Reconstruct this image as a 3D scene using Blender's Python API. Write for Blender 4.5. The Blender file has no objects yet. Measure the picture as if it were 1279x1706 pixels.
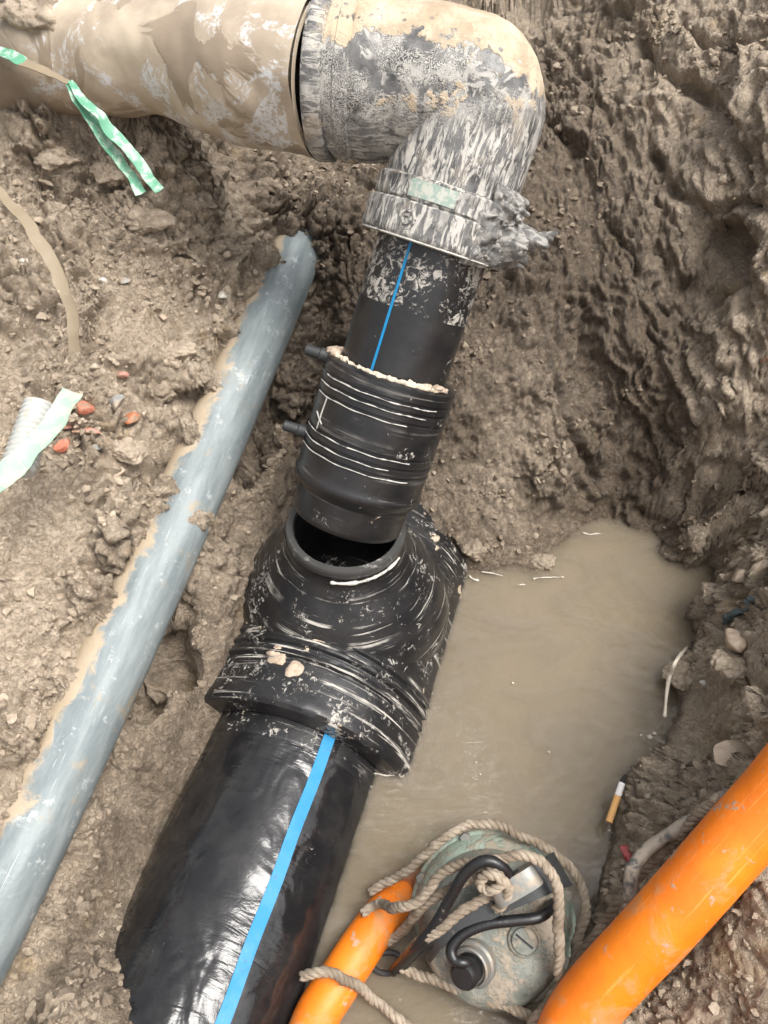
import bpy, bmesh, math, random
import numpy as np
from mathutils import Vector, Matrix

SC = bpy.context.scene
COL = SC.collection
rnd = random.Random(7)
R_ = math.radians

# ------------------------------------------------------------------ camera, sky, sun, exposure
CAM_Z = 1.25
PITCH = R_(50.0)              # below the horizontal
FPX = 1279.0                  # focal length in pixels of the 1279 x 1706 photograph
cam_d = bpy.data.cameras.new('camera')
cam = bpy.data.objects.new('camera', cam_d)
COL.objects.link(cam)
cam.location = (0, 0, CAM_Z)
cam.rotation_euler = (math.pi / 2 - PITCH, 0, 0)
cam_d.sensor_fit = 'VERTICAL'
cam_d.angle_y = 2 * math.atan(853.0 / FPX)
cam_d.clip_start = 0.02
cam_d.clip_end = 500
SC.camera = cam

SUN_EL, SUN_AZ = R_(66), R_(118)      # azimuth measured from +y towards +x
world = bpy.data.worlds.new('World')
SC.world = world
world.use_nodes = True
wn = world.node_tree
wn.nodes.clear()
w_out = wn.nodes.new('ShaderNodeOutputWorld')
w_bg = wn.nodes.new('ShaderNodeBackground')
w_sky = wn.nodes.new('ShaderNodeTexSky')
w_sky.sky_type = 'NISHITA'
w_sky.sun_disc = False
w_sky.sun_elevation = SUN_EL
w_sky.sun_rotation = SUN_AZ
w_sky.air_density = 1.0
w_sky.dust_density = 6.0
w_hsv = wn.nodes.new('ShaderNodeHueSaturation')   # overcast: the blue of the clear sky is greyed
w_hsv.inputs['Saturation'].default_value = 0.22
w_bg.inputs['Strength'].default_value = 0.15
wn.links.new(w_sky.outputs[0], w_hsv.inputs['Color'])
wn.links.new(w_hsv.outputs[0], w_bg.inputs['Color'])
wn.links.new(w_bg.outputs[0], w_out.inputs[0])

sun_d = bpy.data.lights.new('sun', 'SUN')
sun_d.energy = 1.5
sun_d.angle = R_(30)
sun_d.color = (1.0, 0.965, 0.91)
sun = bpy.data.objects.new('sun', sun_d)
COL.objects.link(sun)
sdir = Vector((math.sin(SUN_AZ) * math.cos(SUN_EL), math.cos(SUN_AZ) * math.cos(SUN_EL), math.sin(SUN_EL)))
sun.rotation_euler = sdir.to_track_quat('Z', 'Y').to_euler()
sun.location = sdir * 8

SC.render.engine = 'CYCLES'
SC.view_settings.view_transform = 'Standard'
SC.view_settings.look = 'None'
SC.view_settings.gamma = 1.0
SC.view_settings.use_curve_mapping = False
SC.view_settings.exposure = 0.88
SC.cycles.max_bounces = 8
SC.cycles.diffuse_bounces = 3
SC.cycles.glossy_bounces = 3
SC.cycles.volume_bounces = 4
SC.cycles.transparent_max_bounces = 12
SC.cycles.use_denoising = True
SC.cycles.caustics_reflective = False

# ------------------------------------------------------------------ picture point -> place
CF = np.array([0, math.cos(PITCH), -math.sin(PITCH)])
CU = np.array([0, math.sin(PITCH), math.cos(PITCH)])
CR = np.array([1.0, 0, 0])
CP = np.array([0, 0, CAM_Z])
def ray(u, v):
    return CF + CR * ((u - 639.5) / FPX) + CU * ((853 - v) / FPX)
def PD(u, v, d):            # a point at a distance d in front of the lens
    return CP + ray(u, v) * d
def PZ(u, v, z):            # a point at a height z
    r = ray(u, v)
    return CP + r * ((z - CAM_Z) / r[2])

# ------------------------------------------------------------------ noise in numpy
def _h(ix, iy, iz, k):
    n = (ix.astype(np.int64) * 73856093) ^ (iy.astype(np.int64) * 19349663) ^ (iz.astype(np.int64) * 83492791) ^ (k * 2654435761)
    n &= 0xffffffff
    n = ((n ^ (n >> 15)) * 0x2c1b3c6d) & 0xffffffff
    n = ((n ^ (n >> 12)) * 0x297a2d39) & 0xffffffff
    n ^= n >> 15
    return (n & 0xffffff).astype(np.float32) / np.float32(0xffffff)
def vnoise(p, k=0):         # value noise, -1..1
    f = np.floor(p); t = (p - f).astype(np.float32); f = f.astype(np.int64)
    t = t * t * t * (t * (t * 6 - 15) + 10)
    out = 0
    for dx in (0, 1):
        wx = t[:, 0] if dx else 1 - t[:, 0]
        for dy in (0, 1):
            wy = t[:, 1] if dy else 1 - t[:, 1]
            for dz in (0, 1):
                wz = t[:, 2] if dz else 1 - t[:, 2]
                out = out + wx * wy * wz * _h(f[:, 0] + dx, f[:, 1] + dy, f[:, 2] + dz, k)
    return out * 2 - 1
def fbm(p, octv=4, k=0, gain=0.5, lac=2.03):
    a, s, o = 1.0, 0.0, 0.0
    q = p.copy()
    for i in range(octv):
        o = o + a * vnoise(q, k + i * 17)
        s += a; a *= gain; q = q * lac + 11.3
    return o / s
def worley(p, k=0):         # distance to nearest, second nearest and the nearest cell's random number
    f = np.floor(p).astype(np.int64)
    n = len(p)
    f1 = np.full(n, 9.0, np.float32); f2 = f1.copy(); idv = np.zeros(n, np.float32)
    for dx in (-1, 0, 1):
        for dy in (-1, 0, 1):
            for dz in (-1, 0, 1):
                c0, c1, c2 = f[:, 0] + dx, f[:, 1] + dy, f[:, 2] + dz
                a = _h(c0, c1, c2, k + 1); b = _h(c0, c1, c2, k + 2); c = _h(c0, c1, c2, k + 3)
                d = ((c0 + a - p[:, 0]) ** 2 + (c1 + b - p[:, 1]) ** 2 + (c2 + c - p[:, 2]) ** 2).astype(np.float32)
                near = d < f1
                f2 = np.where(near, f1, np.minimum(f2, d))
                idv = np.where(near, a * 0.5 + c * 0.5, idv)
                f1 = np.where(near, d, f1)
    return np.sqrt(f1), np.sqrt(f2), idv
def sstep(a, b, x):
    t = np.clip((x - a) / (b - a), 0, 1)
    return t * t * (3 - 2 * t)

# ------------------------------------------------------------------ objects
def mesh_obj(name, verts, faces, mat, parent=None, loc=None, smooth=True, sharp=None, attrs=None):
    """world-space vertices -> one mesh object; its origin goes to loc (or to its parent's origin)"""
    v = np.asarray(verts, np.float64)
    if parent is not None:
        org = np.array(parent['_o'])
    else:
        org = np.array(loc if loc is not None else (v[:, 0].mean(), v[:, 1].mean(), v[:, 2].min()))
    me = bpy.data.meshes.new(name)
    fa = np.asarray(faces) if not isinstance(faces, list) else None
    if fa is not None and fa.ndim == 2:
        nf, k = fa.shape
        me.vertices.add(len(v)); me.vertices.foreach_set('co', (v - org).astype(np.float32).ravel())
        me.loops.add(nf * k); me.loops.foreach_set('vertex_index', fa.astype(np.int32).ravel())
        me.polygons.add(nf)
        me.polygons.foreach_set('loop_start', np.arange(0, nf * k, k, dtype=np.int32))
        me.update(calc_edges=True)
    else:
        me.from_pydata([tuple(x) for x in (v - org)], [], [tuple(int(i) for i in f) for f in faces])
        me.update()
    me.polygons.foreach_set('use_smooth', np.full(len(me.polygons), smooth, dtype=bool))
    if sharp is not None and smooth:
        me.set_sharp_from_angle(angle=R_(sharp))
    for an, av in (attrs or {}).items():
        av = np.asarray(av, np.float32)
        if av.ndim == 1:
            a = me.attributes.new(an, 'FLOAT', 'POINT'); a.data.foreach_set('value', av)
        else:
            a = me.attributes.new(an, 'FLOAT_VECTOR', 'POINT'); a.data.foreach_set('vector', av.ravel())
    if mat is not None:
        me.materials.append(mat)
    o = bpy.data.objects.new(name, me)
    COL.objects.link(o)
    o['_o'] = [float(x) for x in org]
    if parent is not None:
        o.parent = parent
    else:
        o.location = org
    return o
def thing(name, label, cat, loc, group=None):
    o = bpy.data.objects.new(name, None)
    o.empty_display_size = 0.05
    COL.objects.link(o)
    o.location = tuple(loc)
    o['_o'] = [float(x) for x in loc]
    o['label'] = label; o['category'] = cat
    if group: o['group'] = group
    return o
def tag(o, label, cat, group=None):
    o['label'] = label; o['category'] = cat
    if group: o['group'] = group
    return o
def structure(o):
    o['kind'] = 'structure'; return o
def stuff(o, label=None):
    o['kind'] = 'stuff'
    if label: o['label'] = label
    return o

def unit(v):
    v = np.asarray(v, float); return v / np.linalg.norm(v)
def perp(a):
    a = unit(a); h = np.array([0, 0, 1.0]) if abs(a[2]) < 0.9 else np.array([0, 1.0, 0])
    x = unit(np.cross(h, a)); return x, np.cross(a, x)
def spline(pts, n):          # Catmull-Rom through the points
    p = np.asarray(pts, float)
    p = np.vstack([2 * p[0] - p[1], p, 2 * p[-1] - p[-2]])
    seg = len(p) - 3
    t = np.linspace(0, seg, n); i = np.minimum(t.astype(int), seg - 1); f = (t - i)[:, None]
    a, b, c, d = p[i], p[i + 1], p[i + 2], p[i + 3]
    return 0.5 * (2 * b + (c - a) * f + (2 * a - 5 * b + 4 * c - d) * f ** 2 + (3 * b - a - 3 * c + d) * f ** 3)
def resample(path, step):
    path = np.asarray(path, float)
    L = np.r_[0, np.cumsum(np.linalg.norm(np.diff(path, axis=0), axis=1))]
    n = max(3, int(L[-1] / step))
    s = np.linspace(0, L[-1], n)
    return np.stack([np.interp(s, L, path[:, k]) for k in range(path.shape[1])], 1)
def frames(path, up=None):
    T = np.gradient(path, axis=0); T /= np.linalg.norm(T, axis=1)[:, None]
    x, y = perp(T[0])
    if up is not None:
        y = np.asarray(up, float) - T[0] * np.dot(up, T[0]); y = unit(y); x = np.cross(y, T[0])
    X = [x]
    for i in range(1, len(path)):
        x = X[-1] - T[i] * np.dot(X[-1], T[i]); X.append(unit(x))
    X = np.array(X); Y = np.cross(T, X)
    return T, X, Y
def tube_data(path, rad, n=16, cap=True, up=None, squash=1.0, T=None):
    path = np.asarray(path, float)
    Tf, X, Y = frames(path, up)
    r = np.full(len(path), rad) if np.isscalar(rad) else np.asarray(rad, float)
    a = np.linspace(0, 2 * math.pi, n, endpoint=False)
    ca, sa = np.cos(a), np.sin(a) * squash
    V = path[:, None] + r[:, None, None] * (X[:, None] * ca[None, :, None] + Y[:, None] * sa[None, :, None])
    S = np.r_[0, np.cumsum(np.linalg.norm(np.diff(path, axis=0), axis=1))]
    tc = np.stack([np.repeat(S[:, None], n, 1), r[:, None] * ca[None], r[:, None] * sa[None]], 2)
    m = len(path)
    i = np.arange(m - 1)[:, None] * n; j = np.arange(n)[None]; j2 = (j + 1) % n
    F = np.stack([i + j, i + j2, i + n + j2, i + n + j], 2).reshape(-1, 4)
    V = V.reshape(-1, 3); tc = tc.reshape(-1, 3)
    F = [list(f) for f in F.tolist()]
    if cap:
        F.append(list(range(n))[::-1]); F.append(list(range((m - 1) * n, m * n)))
    return V, F, tc
def lathe_data(base, axis, prof, n=64, xdir=None):
    """prof: (s, r) pairs along the axis from base"""
    a = unit(axis)
    if xdir is None: x, y = perp(a)
    else:
        x = np.asarray(xdir, float); x = unit(x - a * np.dot(x, a)); y = np.cross(a, x)
    prof = np.asarray(prof, float)
    an = np.linspace(0, 2 * math.pi, n, endpoint=False)
    V = np.asarray(base)[None, None] + a * prof[:, 0][:, None, None] + prof[:, 1][:, None, None] * (x * np.cos(an)[None, :, None] + y * np.sin(an)[None, :, None])
    tc = np.stack([np.repeat(prof[:, 0][:, None], n, 1), prof[:, 1][:, None] * np.cos(an)[None], prof[:, 1][:, None] * np.sin(an)[None]], 2)
    m = len(prof)
    i = np.arange(m - 1)[:, None] * n; j = np.arange(n)[None]; j2 = (j + 1) % n
    F = np.stack([i + j, i + j2, i + n + j2, i + n + j], 2).reshape(-1, 4).tolist()
    return V.reshape(-1, 3), F, tc.reshape(-1, 3)
def dense(prof, step=0.006):
    """subdivide a lathe profile so the material's and the mesh's relief has vertices to work on"""
    out = [prof[0]]
    for a, b in zip(prof[:-1], prof[1:]):
        k = max(1, int(math.hypot(b[0] - a[0], b[1] - a[1]) / step))
        for q in range(1, k + 1):
            out.append((a[0] + (b[0] - a[0]) * q / k, a[1] + (b[1] - a[1]) * q / k))
    return out
def lump_data(c, size, k, sub=2, rough=0.35, flat=0.7, rot=0.0, facet=0.0):
    bm = bmesh.new()
    bmesh.ops.create_icosphere(bm, subdivisions=sub, radius=1.0)
    v = np.array([x.co[:] for x in bm.verts]); f = [[q.index for q in fc.verts] for fc in bm.faces]
    bm.free()
    if facet > 0:            # broken stone: cut the ball with random planes
        rr = random.Random(k)
        for _ in range(9):
            nrm = unit([rr.gauss(0, 1) for _ in range(3)]); dcut = rr.uniform(0.45, 0.8)
            s = v @ nrm
            v = v - np.outer(np.maximum(s - dcut, 0), nrm) * facet
    nz = fbm(v * 1.3 + k * 7.1, 3, k)
    v = v * (1 + rough * nz)[:, None]
    v[:, 2] *= flat
    c_, s_ = math.cos(rot), math.sin(rot)
    v = np.stack([v[:, 0] * c_ - v[:, 1] * s_, v[:, 0] * s_ + v[:, 1] * c_, v[:, 2]], 1)
    sz = np.asarray(size if not np.isscalar(size) else (size, size, size), float)
    return v * sz + np.asarray(c), f

# ------------------------------------------------------------------ materials
class NT:
    def __init__(s, name):
        s.m = bpy.data.materials.new(name); s.m.use_nodes = True
        s.t = s.m.node_tree; s.t.nodes.clear()
        s.out = s.t.nodes.new('ShaderNodeOutputMaterial')
    def n(s, kind, **kw):
        nd = s.t.nodes.new('ShaderNode' + kind)
        for k, v in kw.items(): setattr(nd, k, v)
        return nd
    def put(s, sock, v):
        if v is None: return
        if isinstance(v, bpy.types.NodeSocket): s.t.links.new(v, sock)
        else:
            if isinstance(v, (tuple, list)) and len(v) == 3 and sock.type == 'RGBA': v = (*v, 1)
            sock.default_value = v
    def attr(s, name, vec=False):
        nd = s.n('Attribute', attribute_name=name); return nd.outputs['Vector' if vec else 'Fac']
    def obj(s): return s.n('TexCoord').outputs['Object']
    def pos(s): return s.n('NewGeometry').outputs['Position']
    def nor(s): return s.n('NewGeometry').outputs['Normal']
    def mapv(s, vec, scale=(1, 1, 1), loc=(0, 0, 0)):
        nd = s.n('Mapping'); s.put(nd.inputs['Vector'], vec)
        nd.inputs['Scale'].default_value = scale; nd.inputs['Location'].default_value = loc
        return nd.outputs[0]
    def noise(s, vec, scale, detail=4, rough=0.55, dist=0.0, out='Fac'):
        nd = s.n('TexNoise'); s.put(nd.inputs['Vector'], vec)
        nd.inputs['Scale'].default_value = scale; nd.inputs['Detail'].default_value = detail
        nd.inputs['Roughness'].default_value = rough; nd.inputs['Distortion'].default_value = dist
        return nd.outputs[out]
    def voro(s, vec, scale, feat='F1', rnd_=1.0):
        nd = s.n('TexVoronoi', feature=feat); s.put(nd.inputs['Vector'], vec)
        nd.inputs['Scale'].default_value = scale; nd.inputs['Randomness'].default_value = rnd_
        return nd.outputs[0]
    def ramp(s, fac, a, b, va=0.0, vb=1.0):
        nd = s.n('MapRange', interpolation_type='SMOOTHSTEP'); s.put(nd.inputs[0], fac)
        for i, q in zip((1, 2, 3, 4), (a, b, va, vb)): s.put(nd.inputs[i], q)
        return nd.outputs[0]
    def math(s, op, a, b=None, c=None):
        nd = s.n('Math', operation=op)
        for i, q in enumerate((a, b, c)):
            if q is not None: s.put(nd.inputs[i], q)
        return nd.outputs[0]
    def sep(s, vec):
        nd = s.n('SeparateXYZ'); s.put(nd.inputs[0], vec); return nd.outputs
    def dot(s, vec, d):
        nd = s.n('VectorMath', operation='DOT_PRODUCT'); s.put(nd.inputs[0], vec); nd.inputs[1].default_value = d
        return nd.outputs['Value']
    def mix(s, fac, a, b):
        nd = s.n('Mix', data_type='RGBA'); s.put(nd.inputs[0], fac); s.put(nd.inputs[6], a); s.put(nd.inputs[7], b)
        return nd.outputs[2]
    def mixf(s, fac, a, b):
        nd = s.n('Mix', data_type='FLOAT'); s.put(nd.inputs[0], fac); s.put(nd.inputs[2], a); s.put(nd.inputs[3], b)
        return nd.outputs[0]
    def bump(s, h, strength=0.5, dist=0.002, normal=None):
        nd = s.n('Bump'); s.put(nd.inputs['Height'], h)
        nd.inputs['Strength'].default_value = strength; nd.inputs['Distance'].default_value = dist
        if normal is not None: s.put(nd.inputs['Normal'], normal)
        return nd.outputs[0]
    def bsdf(s, color, rough, normal=None, spec=None, metal=None, coat=None, coat_rough=None, sss=None):
        b = s.n('BsdfPrincipled')
        s.put(b.inputs['Base Color'], color); s.put(b.inputs['Roughness'], rough)
        s.put(b.inputs['Normal'], normal); s.put(b.inputs['Specular IOR Level'], spec)
        s.put(b.inputs['Metallic'], metal); s.put(b.inputs['Coat Weight'], coat); s.put(b.inputs['Coat Roughness'], coat_rough)
        s.t.links.new(b.outputs[0], s.out.inputs[0])
        return s.m

MUD_DRY = (0.475, 0.385, 0.290)
MUD_MID = (0.310, 0.242, 0.174)
MUD_WET = (0.098, 0.072, 0.049)
MUD_PALE = (0.58, 0.485, 0.37)
LIME = (0.62, 0.58, 0.52)

def make_mud():
    g = NT('mud')
    p = g.pos()
    wet = g.attr('wet')
    big = g.noise(p, 7.0, 5, 0.6)
    med = g.noise(p, 42.0, 6, 0.62, 0.4)
    fine = g.noise(p, 210.0, 4, 0.6)
    c = g.mix(g.ramp(big, 0.35, 0.66), MUD_MID, MUD_DRY)
    c = g.mix(g.ramp(med, 0.38, 0.70), c, g.mix(0.5, MUD_PALE, MUD_DRY))
    c = g.mix(g.math('MULTIPLY', g.ramp(fine, 0.48, 0.70), 0.55), c, (0.17, 0.128, 0.088))
    speck = g.ramp(g.noise(p, 95.0, 2, 0.5), 0.70, 0.76)
    c = g.mix(g.math('MULTIPLY', speck, 0.5), c, (0.50, 0.44, 0.36))
    och = g.ramp(g.noise(p, 13.0, 3, 0.5), 0.60, 0.74)
    c = g.mix(g.math('MULTIPLY', och, 0.45), c, (0.40, 0.275, 0.13))
    w2 = g.math('ADD', g.math('ADD', wet, g.math('MULTIPLY', g.attr('toolmask'), 0.10)), g.math('MULTIPLY', g.math('SUBTRACT', med, 0.5), 1.1))
    wf = g.ramp(w2, 0.32, 1.0)
    c = g.mix(g.math('MULTIPLY', wf, 0.86), c, MUD_WET)
    rough = g.mixf(wf, 0.58, 0.26)
    rough = g.math('ADD', rough, g.math('MULTIPLY', g.math('SUBTRACT', g.noise(p, 60, 3), 0.5), 0.35))
    rid = g.math('ABSOLUTE', g.math('SUBTRACT', g.noise(p, 75.0, 4, 0.6, 0.9), 0.5))
    tm = g.attr('toolmask')
    h = g.math('ADD', g.noise(p, 150.0, 6, 0.72, 0.6), g.math('MULTIPLY', g.ramp(rid, 0.0, 0.05), 0.25))
    tl = g.noise(g.attr('tool', True), 85.0, 5, 0.68, 0.5)
    h = g.math('ADD', h, g.math('MULTIPLY', g.math('MULTIPLY', tm, 1.3), tl))
    nrm = g.bump(h, 1.0, 0.0065)
    return g.bsdf(c, rough, nrm, spec=0.5)
M_MUD = make_mud()

def make_clod():
    g = NT('clod_mud')
    p = g.pos()
    rn = g.attr('tone')
    med = g.noise(p, 55.0, 6, 0.62, 0.4)
    c = g.mix(rn, MUD_MID, MUD_DRY)
    c = g.mix(g.ramp(med, 0.42, 0.72), c, MUD_PALE)
    c = g.mix(g.math('MULTIPLY', g.ramp(g.noise(p, 18, 4), 0.5, 0.7), 0.5), c, MUD_WET)
    wf = g.attr('wet')
    c = g.mix(g.math('MULTIPLY', wf, 0.75), c, MUD_WET)
    rough = g.mixf(wf, 0.62, 0.3)
    nrm = g.bump(g.noise(p, 170, 6, 0.7, 0.5), 1.0, 0.005)
    return g.bsdf(c, rough, nrm)
M_CLOD = make_clod()

def make_stone(name, c1, c2, rough=0.6):
    g = NT(name)
    p = g.pos()
    c = g.mix(g.ramp(g.noise(p, 60, 5, 0.6), 0.35, 0.65), c1, c2)
    c = g.mix(g.math('MULTIPLY', g.ramp(g.noise(p, 45, 5, 0.65, 0.5), 0.45, 0.60), 0.8), c, MUD_MID)
    return g.bsdf(c, rough, g.bump(g.noise(p, 160, 5, 0.6), 0.7, 0.003))
M_BRICK = make_stone('brick_red', (0.42, 0.125, 0.07), (0.50, 0.20, 0.13))
M_PINK = make_stone('brick_pink', (0.50, 0.25, 0.18), (0.42, 0.20, 0.15))
M_ORANGE = make_stone('brick_orange', (0.52, 0.19, 0.08), (0.44, 0.16, 0.08))
M_WHITE = make_stone('white_stone', (0.68, 0.66, 0.60), (0.55, 0.53, 0.47))
M_GREY = make_stone('grey_stone', (0.33, 0.33, 0.31), (0.22, 0.23, 0.23))
M_TAN = make_stone('tan_stone', (0.46, 0.36, 0.27), (0.38, 0.30, 0.23))

def make_pe(name, speck=0.5, mud=0.3, ring=0.0, wave=0.0, rough=0.33):
    """black polyethylene with scratches, dried lime and mud.  tc = (along, across, across)"""
    g = NT(name)
    tc = g.attr('tc', True)
    p = g.pos()
    base = g.mix(g.ramp(g.noise(p, 22, 4), 0.35, 0.7), (0.010, 0.010, 0.011), (0.021, 0.020, 0.020))
    # flecks
    a = g.noise(p, 95, 6, 0.72, 1.1)
    b = g.noise(p, 16, 3, 0.55)
    fl = g.ramp(g.math('ADD', g.math('MULTIPLY', a, 0.6), g.math('MULTIPLY', b, 0.4)), 0.655 - 0.13 * speck, 0.70 - 0.11 * speck)
    # scratches and lime left round the circumference
    rg = g.noise(g.mapv(tc, (125, 3.6, 3.6)), 1.0, 5, 0.72, 0.35)
    rb = g.noise(p, 12, 3, 0.6)
    rf = g.math('MULTIPLY', g.ramp(rg, 0.56, 0.63), g.ramp(rb, 0.42, 0.60))
    fl2 = g.math('MAXIMUM', fl, g.math('MULTIPLY', rf, ring))
    lime = g.mix(g.noise(p, 40, 3), (0.30, 0.28, 0.25), LIME)
    c = g.mix(g.math('MULTIPLY', fl2, 0.85), base, lime)
    # mud patches
    mp = g.ramp(g.noise(p, 17, 6, 0.62, 0.3), 0.715 - 0.16 * mud, 0.735 - 0.15 * mud)
    mp = g.math('MULTIPLY', mp, 1.0 if mud > 0 else 0.0)
    c = g.mix(mp, c, g.mix(g.noise(p, 70, 4), MUD_MID, MUD_PALE))
    cov = g.math('MAXIMUM', g.math('MULTIPLY', fl2, 0.7), mp)
    rg_ = g.mixf(cov, rough, 0.75)
    h = g.math('ADD', g.math('MULTIPLY', cov, 0.5), g.math('MULTIPLY', g.noise(p, 120, 4, 0.6), 0.35))
    nrm = g.bump(h, 0.5, 0.002)
    if wave > 0:             # a film of running water ripples over the pipe
        wv = g.noise(g.mapv(tc, (11, 13, 13)), 1.0, 2, 0.45, 0.8)
        rot = g.n('Mapping'); g.put(rot.inputs['Vector'], tc); rot.inputs['Rotation'].default_value = (0, 0, R_(38)); rot.inputs['Scale'].default_value = (70, 16, 16)
        wv2 = g.noise(rot.outputs[0], 1.0, 3, 0.55, 0.7)
        wv2 = g.math('MULTIPLY', wv2, g.ramp(g.noise(g.mapv(tc, (9, 9, 9), (2.3, 0, 0)), 1.0, 2, 0.5), 0.42, 0.60))
        nrm = g.bump(g.math('ADD', wv, g.math('MULTIPLY', wv2, 0.30)), 0.9, 0.008 * wave, nrm)
    return g.bsdf(c, rg_, nrm, spec=0.5)
M_RISER = make_pe('riser_plastic', 0.32, 0.08)
M_RISER_UP = make_pe('riser_plastic_limed', 1.15, 0.0, 0.0)
M_COUP = make_pe('coupler_plastic', 0.40, 0.03, 0.25)
M_TEE = make_pe('tee_plastic', 0.66, 0.30, 1.0)
M_TEEB = make_pe('tee_body_plastic', 0.80, 0.42, 1.3)
M_BIG = make_pe('main_plastic_wet', 0.05, 0.0, 0.0, wave=1.0, rough=0.11)

def make_plain(name, col, rough=0.4, metal=0.0, dirt=0.25, dcol=MUD_DRY, bump=0.3, scale=50):
    g = NT(name)
    p = g.pos()
    c = g.mix(g.math('MULTIPLY', g.ramp(g.noise(p, scale, 5, 0.65, 0.4), 0.72 - 0.3 * dirt, 0.86 - 0.3 * dirt), 0.85), col, dcol)
    c = g.mix(g.math('MULTIPLY', g.noise(p, 15, 4), 0.25), c, tuple(q * 0.55 for q in col))
    return g.bsdf(c, g.ramp(g.noise(p, 30, 3), 0.3, 0.7, rough, min(1, rough + 0.25)), g.bump(g.noise(p, 170, 4), bump, 0.0015), metal=metal)
M_BLUE = make_plain('blue_stripe', (0.004, 0.20, 0.42), 0.35, dirt=0.42, dcol=(0.05, 0.09, 0.12), bump=0.15, scale=75)
M_LIMEM = make_plain('lime_edge', (0.50, 0.48, 0.44), 0.5, dirt=0.62, dcol=(0.03, 0.03, 0.03))
M_BLACK = make_plain('black_rubber', (0.012, 0.012, 0.013), 0.3, dirt=0.0)
M_CABLE = make_plain('cable_rubber', (0.012, 0.012, 0.013), 0.22, dirt=0.30, dcol=(0.36, 0.32, 0.27), scale=70)
M_INSIDE = make_plain('pipe_inside', (0.008, 0.008, 0.008), 0.6, dirt=-0.3)
M_DARKMET = make_plain('dark_steel', (0.045, 0.047, 0.048), 0.45, 0.4, dirt=0.3)
M_STEEL = make_plain('grey_steel', (0.22, 0.22, 0.205), 0.45, 0.4, dirt=0.85, dcol=(0.30, 0.25, 0.19), scale=80)
M_PUMPG = make_plain('pump_green_paint', (0.30, 0.37, 0.30), 0.35, 0.0, dirt=0.85, scale=90, dcol=(0.42, 0.37, 0.29))
M_PUMPC = make_plain('pump_cap_grey', (0.15, 0.158, 0.138), 0.42, 0.1, dirt=1.0, dcol=(0.215, 0.195, 0.158), bump=.8, scale=115)
M_HOSE = make_plain('orange_hose', (0.86, 0.225, 0.008), 0.42, dirt=0.08, dcol=(0.45, 0.36, 0.27), bump=0.08, scale=22)
M_GREENS = make_plain('green_strap', (0.10, 0.30, 0.185), 0.4, dirt=0.9, dcol=(0.45, 0.55, 0.45))
M_PALEG = make_plain('pale_green_strap', (0.26, 0.39, 0.29), 0.4, dirt=0.9, dcol=(0.46, 0.46, 0.34))
M_BROWNS = make_plain('brown_strap', (0.24, 0.19, 0.125), 0.5, dirt=0.3)
M_RIBB = make_plain('white_ribbed_plastic', (0.46, 0.475, 0.45), 0.5, dirt=0.6)
M_ROOT = make_plain('pale_root', (0.60, 0.54, 0.44), 0.6, dirt=0.1)
M_PAPER = make_plain('cigarette_paper', (0.78, 0.76, 0.74), 0.7, dirt=0.05)
M_CORK = make_plain('cigarette_filter', (0.72, 0.40, 0.15), 0.7, dirt=0.05)
M_ASH = make_plain('cigarette_ash', (0.02, 0.02, 0.02), 0.9, dirt=0.0)
M_RED = make_plain('red_scrap', (0.45, 0.09, 0.09), 0.4, dirt=0.35)
M_FILM = make_plain('dark_film', (0.10, 0.13, 0.14), 0.3, dirt=0.45, dcol=(0.55, 0.55, 0.50))
M_FOAM_GLINT = make_plain('foam_glints', (0.50, 0.46, 0.40), 0.5, dirt=0.5, scale=120)
M_WRAP = make_plain('limed_film', (0.29, 0.275, 0.25), 0.55, dirt=1.0, dcol=(0.07, 0.068, 0.066), bump=0.8, scale=75)
M_LABEL = make_plain('label_plate', (0.27, 0.35, 0.30), 0.35, dirt=0.95, scale=110, dcol=(0.5, 0.48, 0.42))

def make_hose():
    g = NT('orange_hose')
    p = g.pos(); tc = g.attr('tc', True)
    c = g.mix(g.ramp(g.noise(p, 12, 4, 0.6), 0.35, 0.65), (0.72, 0.165, 0.006), (0.84, 0.215, 0.008))
    ln = g.ramp(g.noise(g.mapv(tc, (6, 130, 130)), 1, 4, 0.6), 0.60, 0.72)
    c = g.mix(g.math('MULTIPLY', ln, 0.35), c, (0.88, 0.42, 0.12))
    sm = g.math('MULTIPLY', g.ramp(g.noise(p, 20, 6, 0.66, 0.4), 0.50, 0.66), 0.62)
    c = g.mix(sm, c, (0.44, 0.25, 0.11))
    sp = g.ramp(g.noise(p, 34, 6, 0.68, 0.2), 0.61, 0.66)
    c = g.mix(g.math('MULTIPLY', sp, 0.9), c, (0.36, 0.28, 0.20))
    sc = g.ramp(g.noise(g.mapv(tc, (30, 300, 300)), 1, 3, 0.6), 0.72, 0.76)
    c = g.mix(g.math('MULTIPLY', sc, 0.5), c, (0.5, 0.34, 0.2))
    cov = g.math('MAXIMUM', sm, sp)
    return g.bsdf(c, g.mixf(cov, 0.48, 0.85), g.bump(g.math('ADD', g.math('MULTIPLY', cov, .8), g.noise(p, 90, 5, 0.6)), 0.25, 0.002))
M_HOSE = make_hose()
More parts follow.
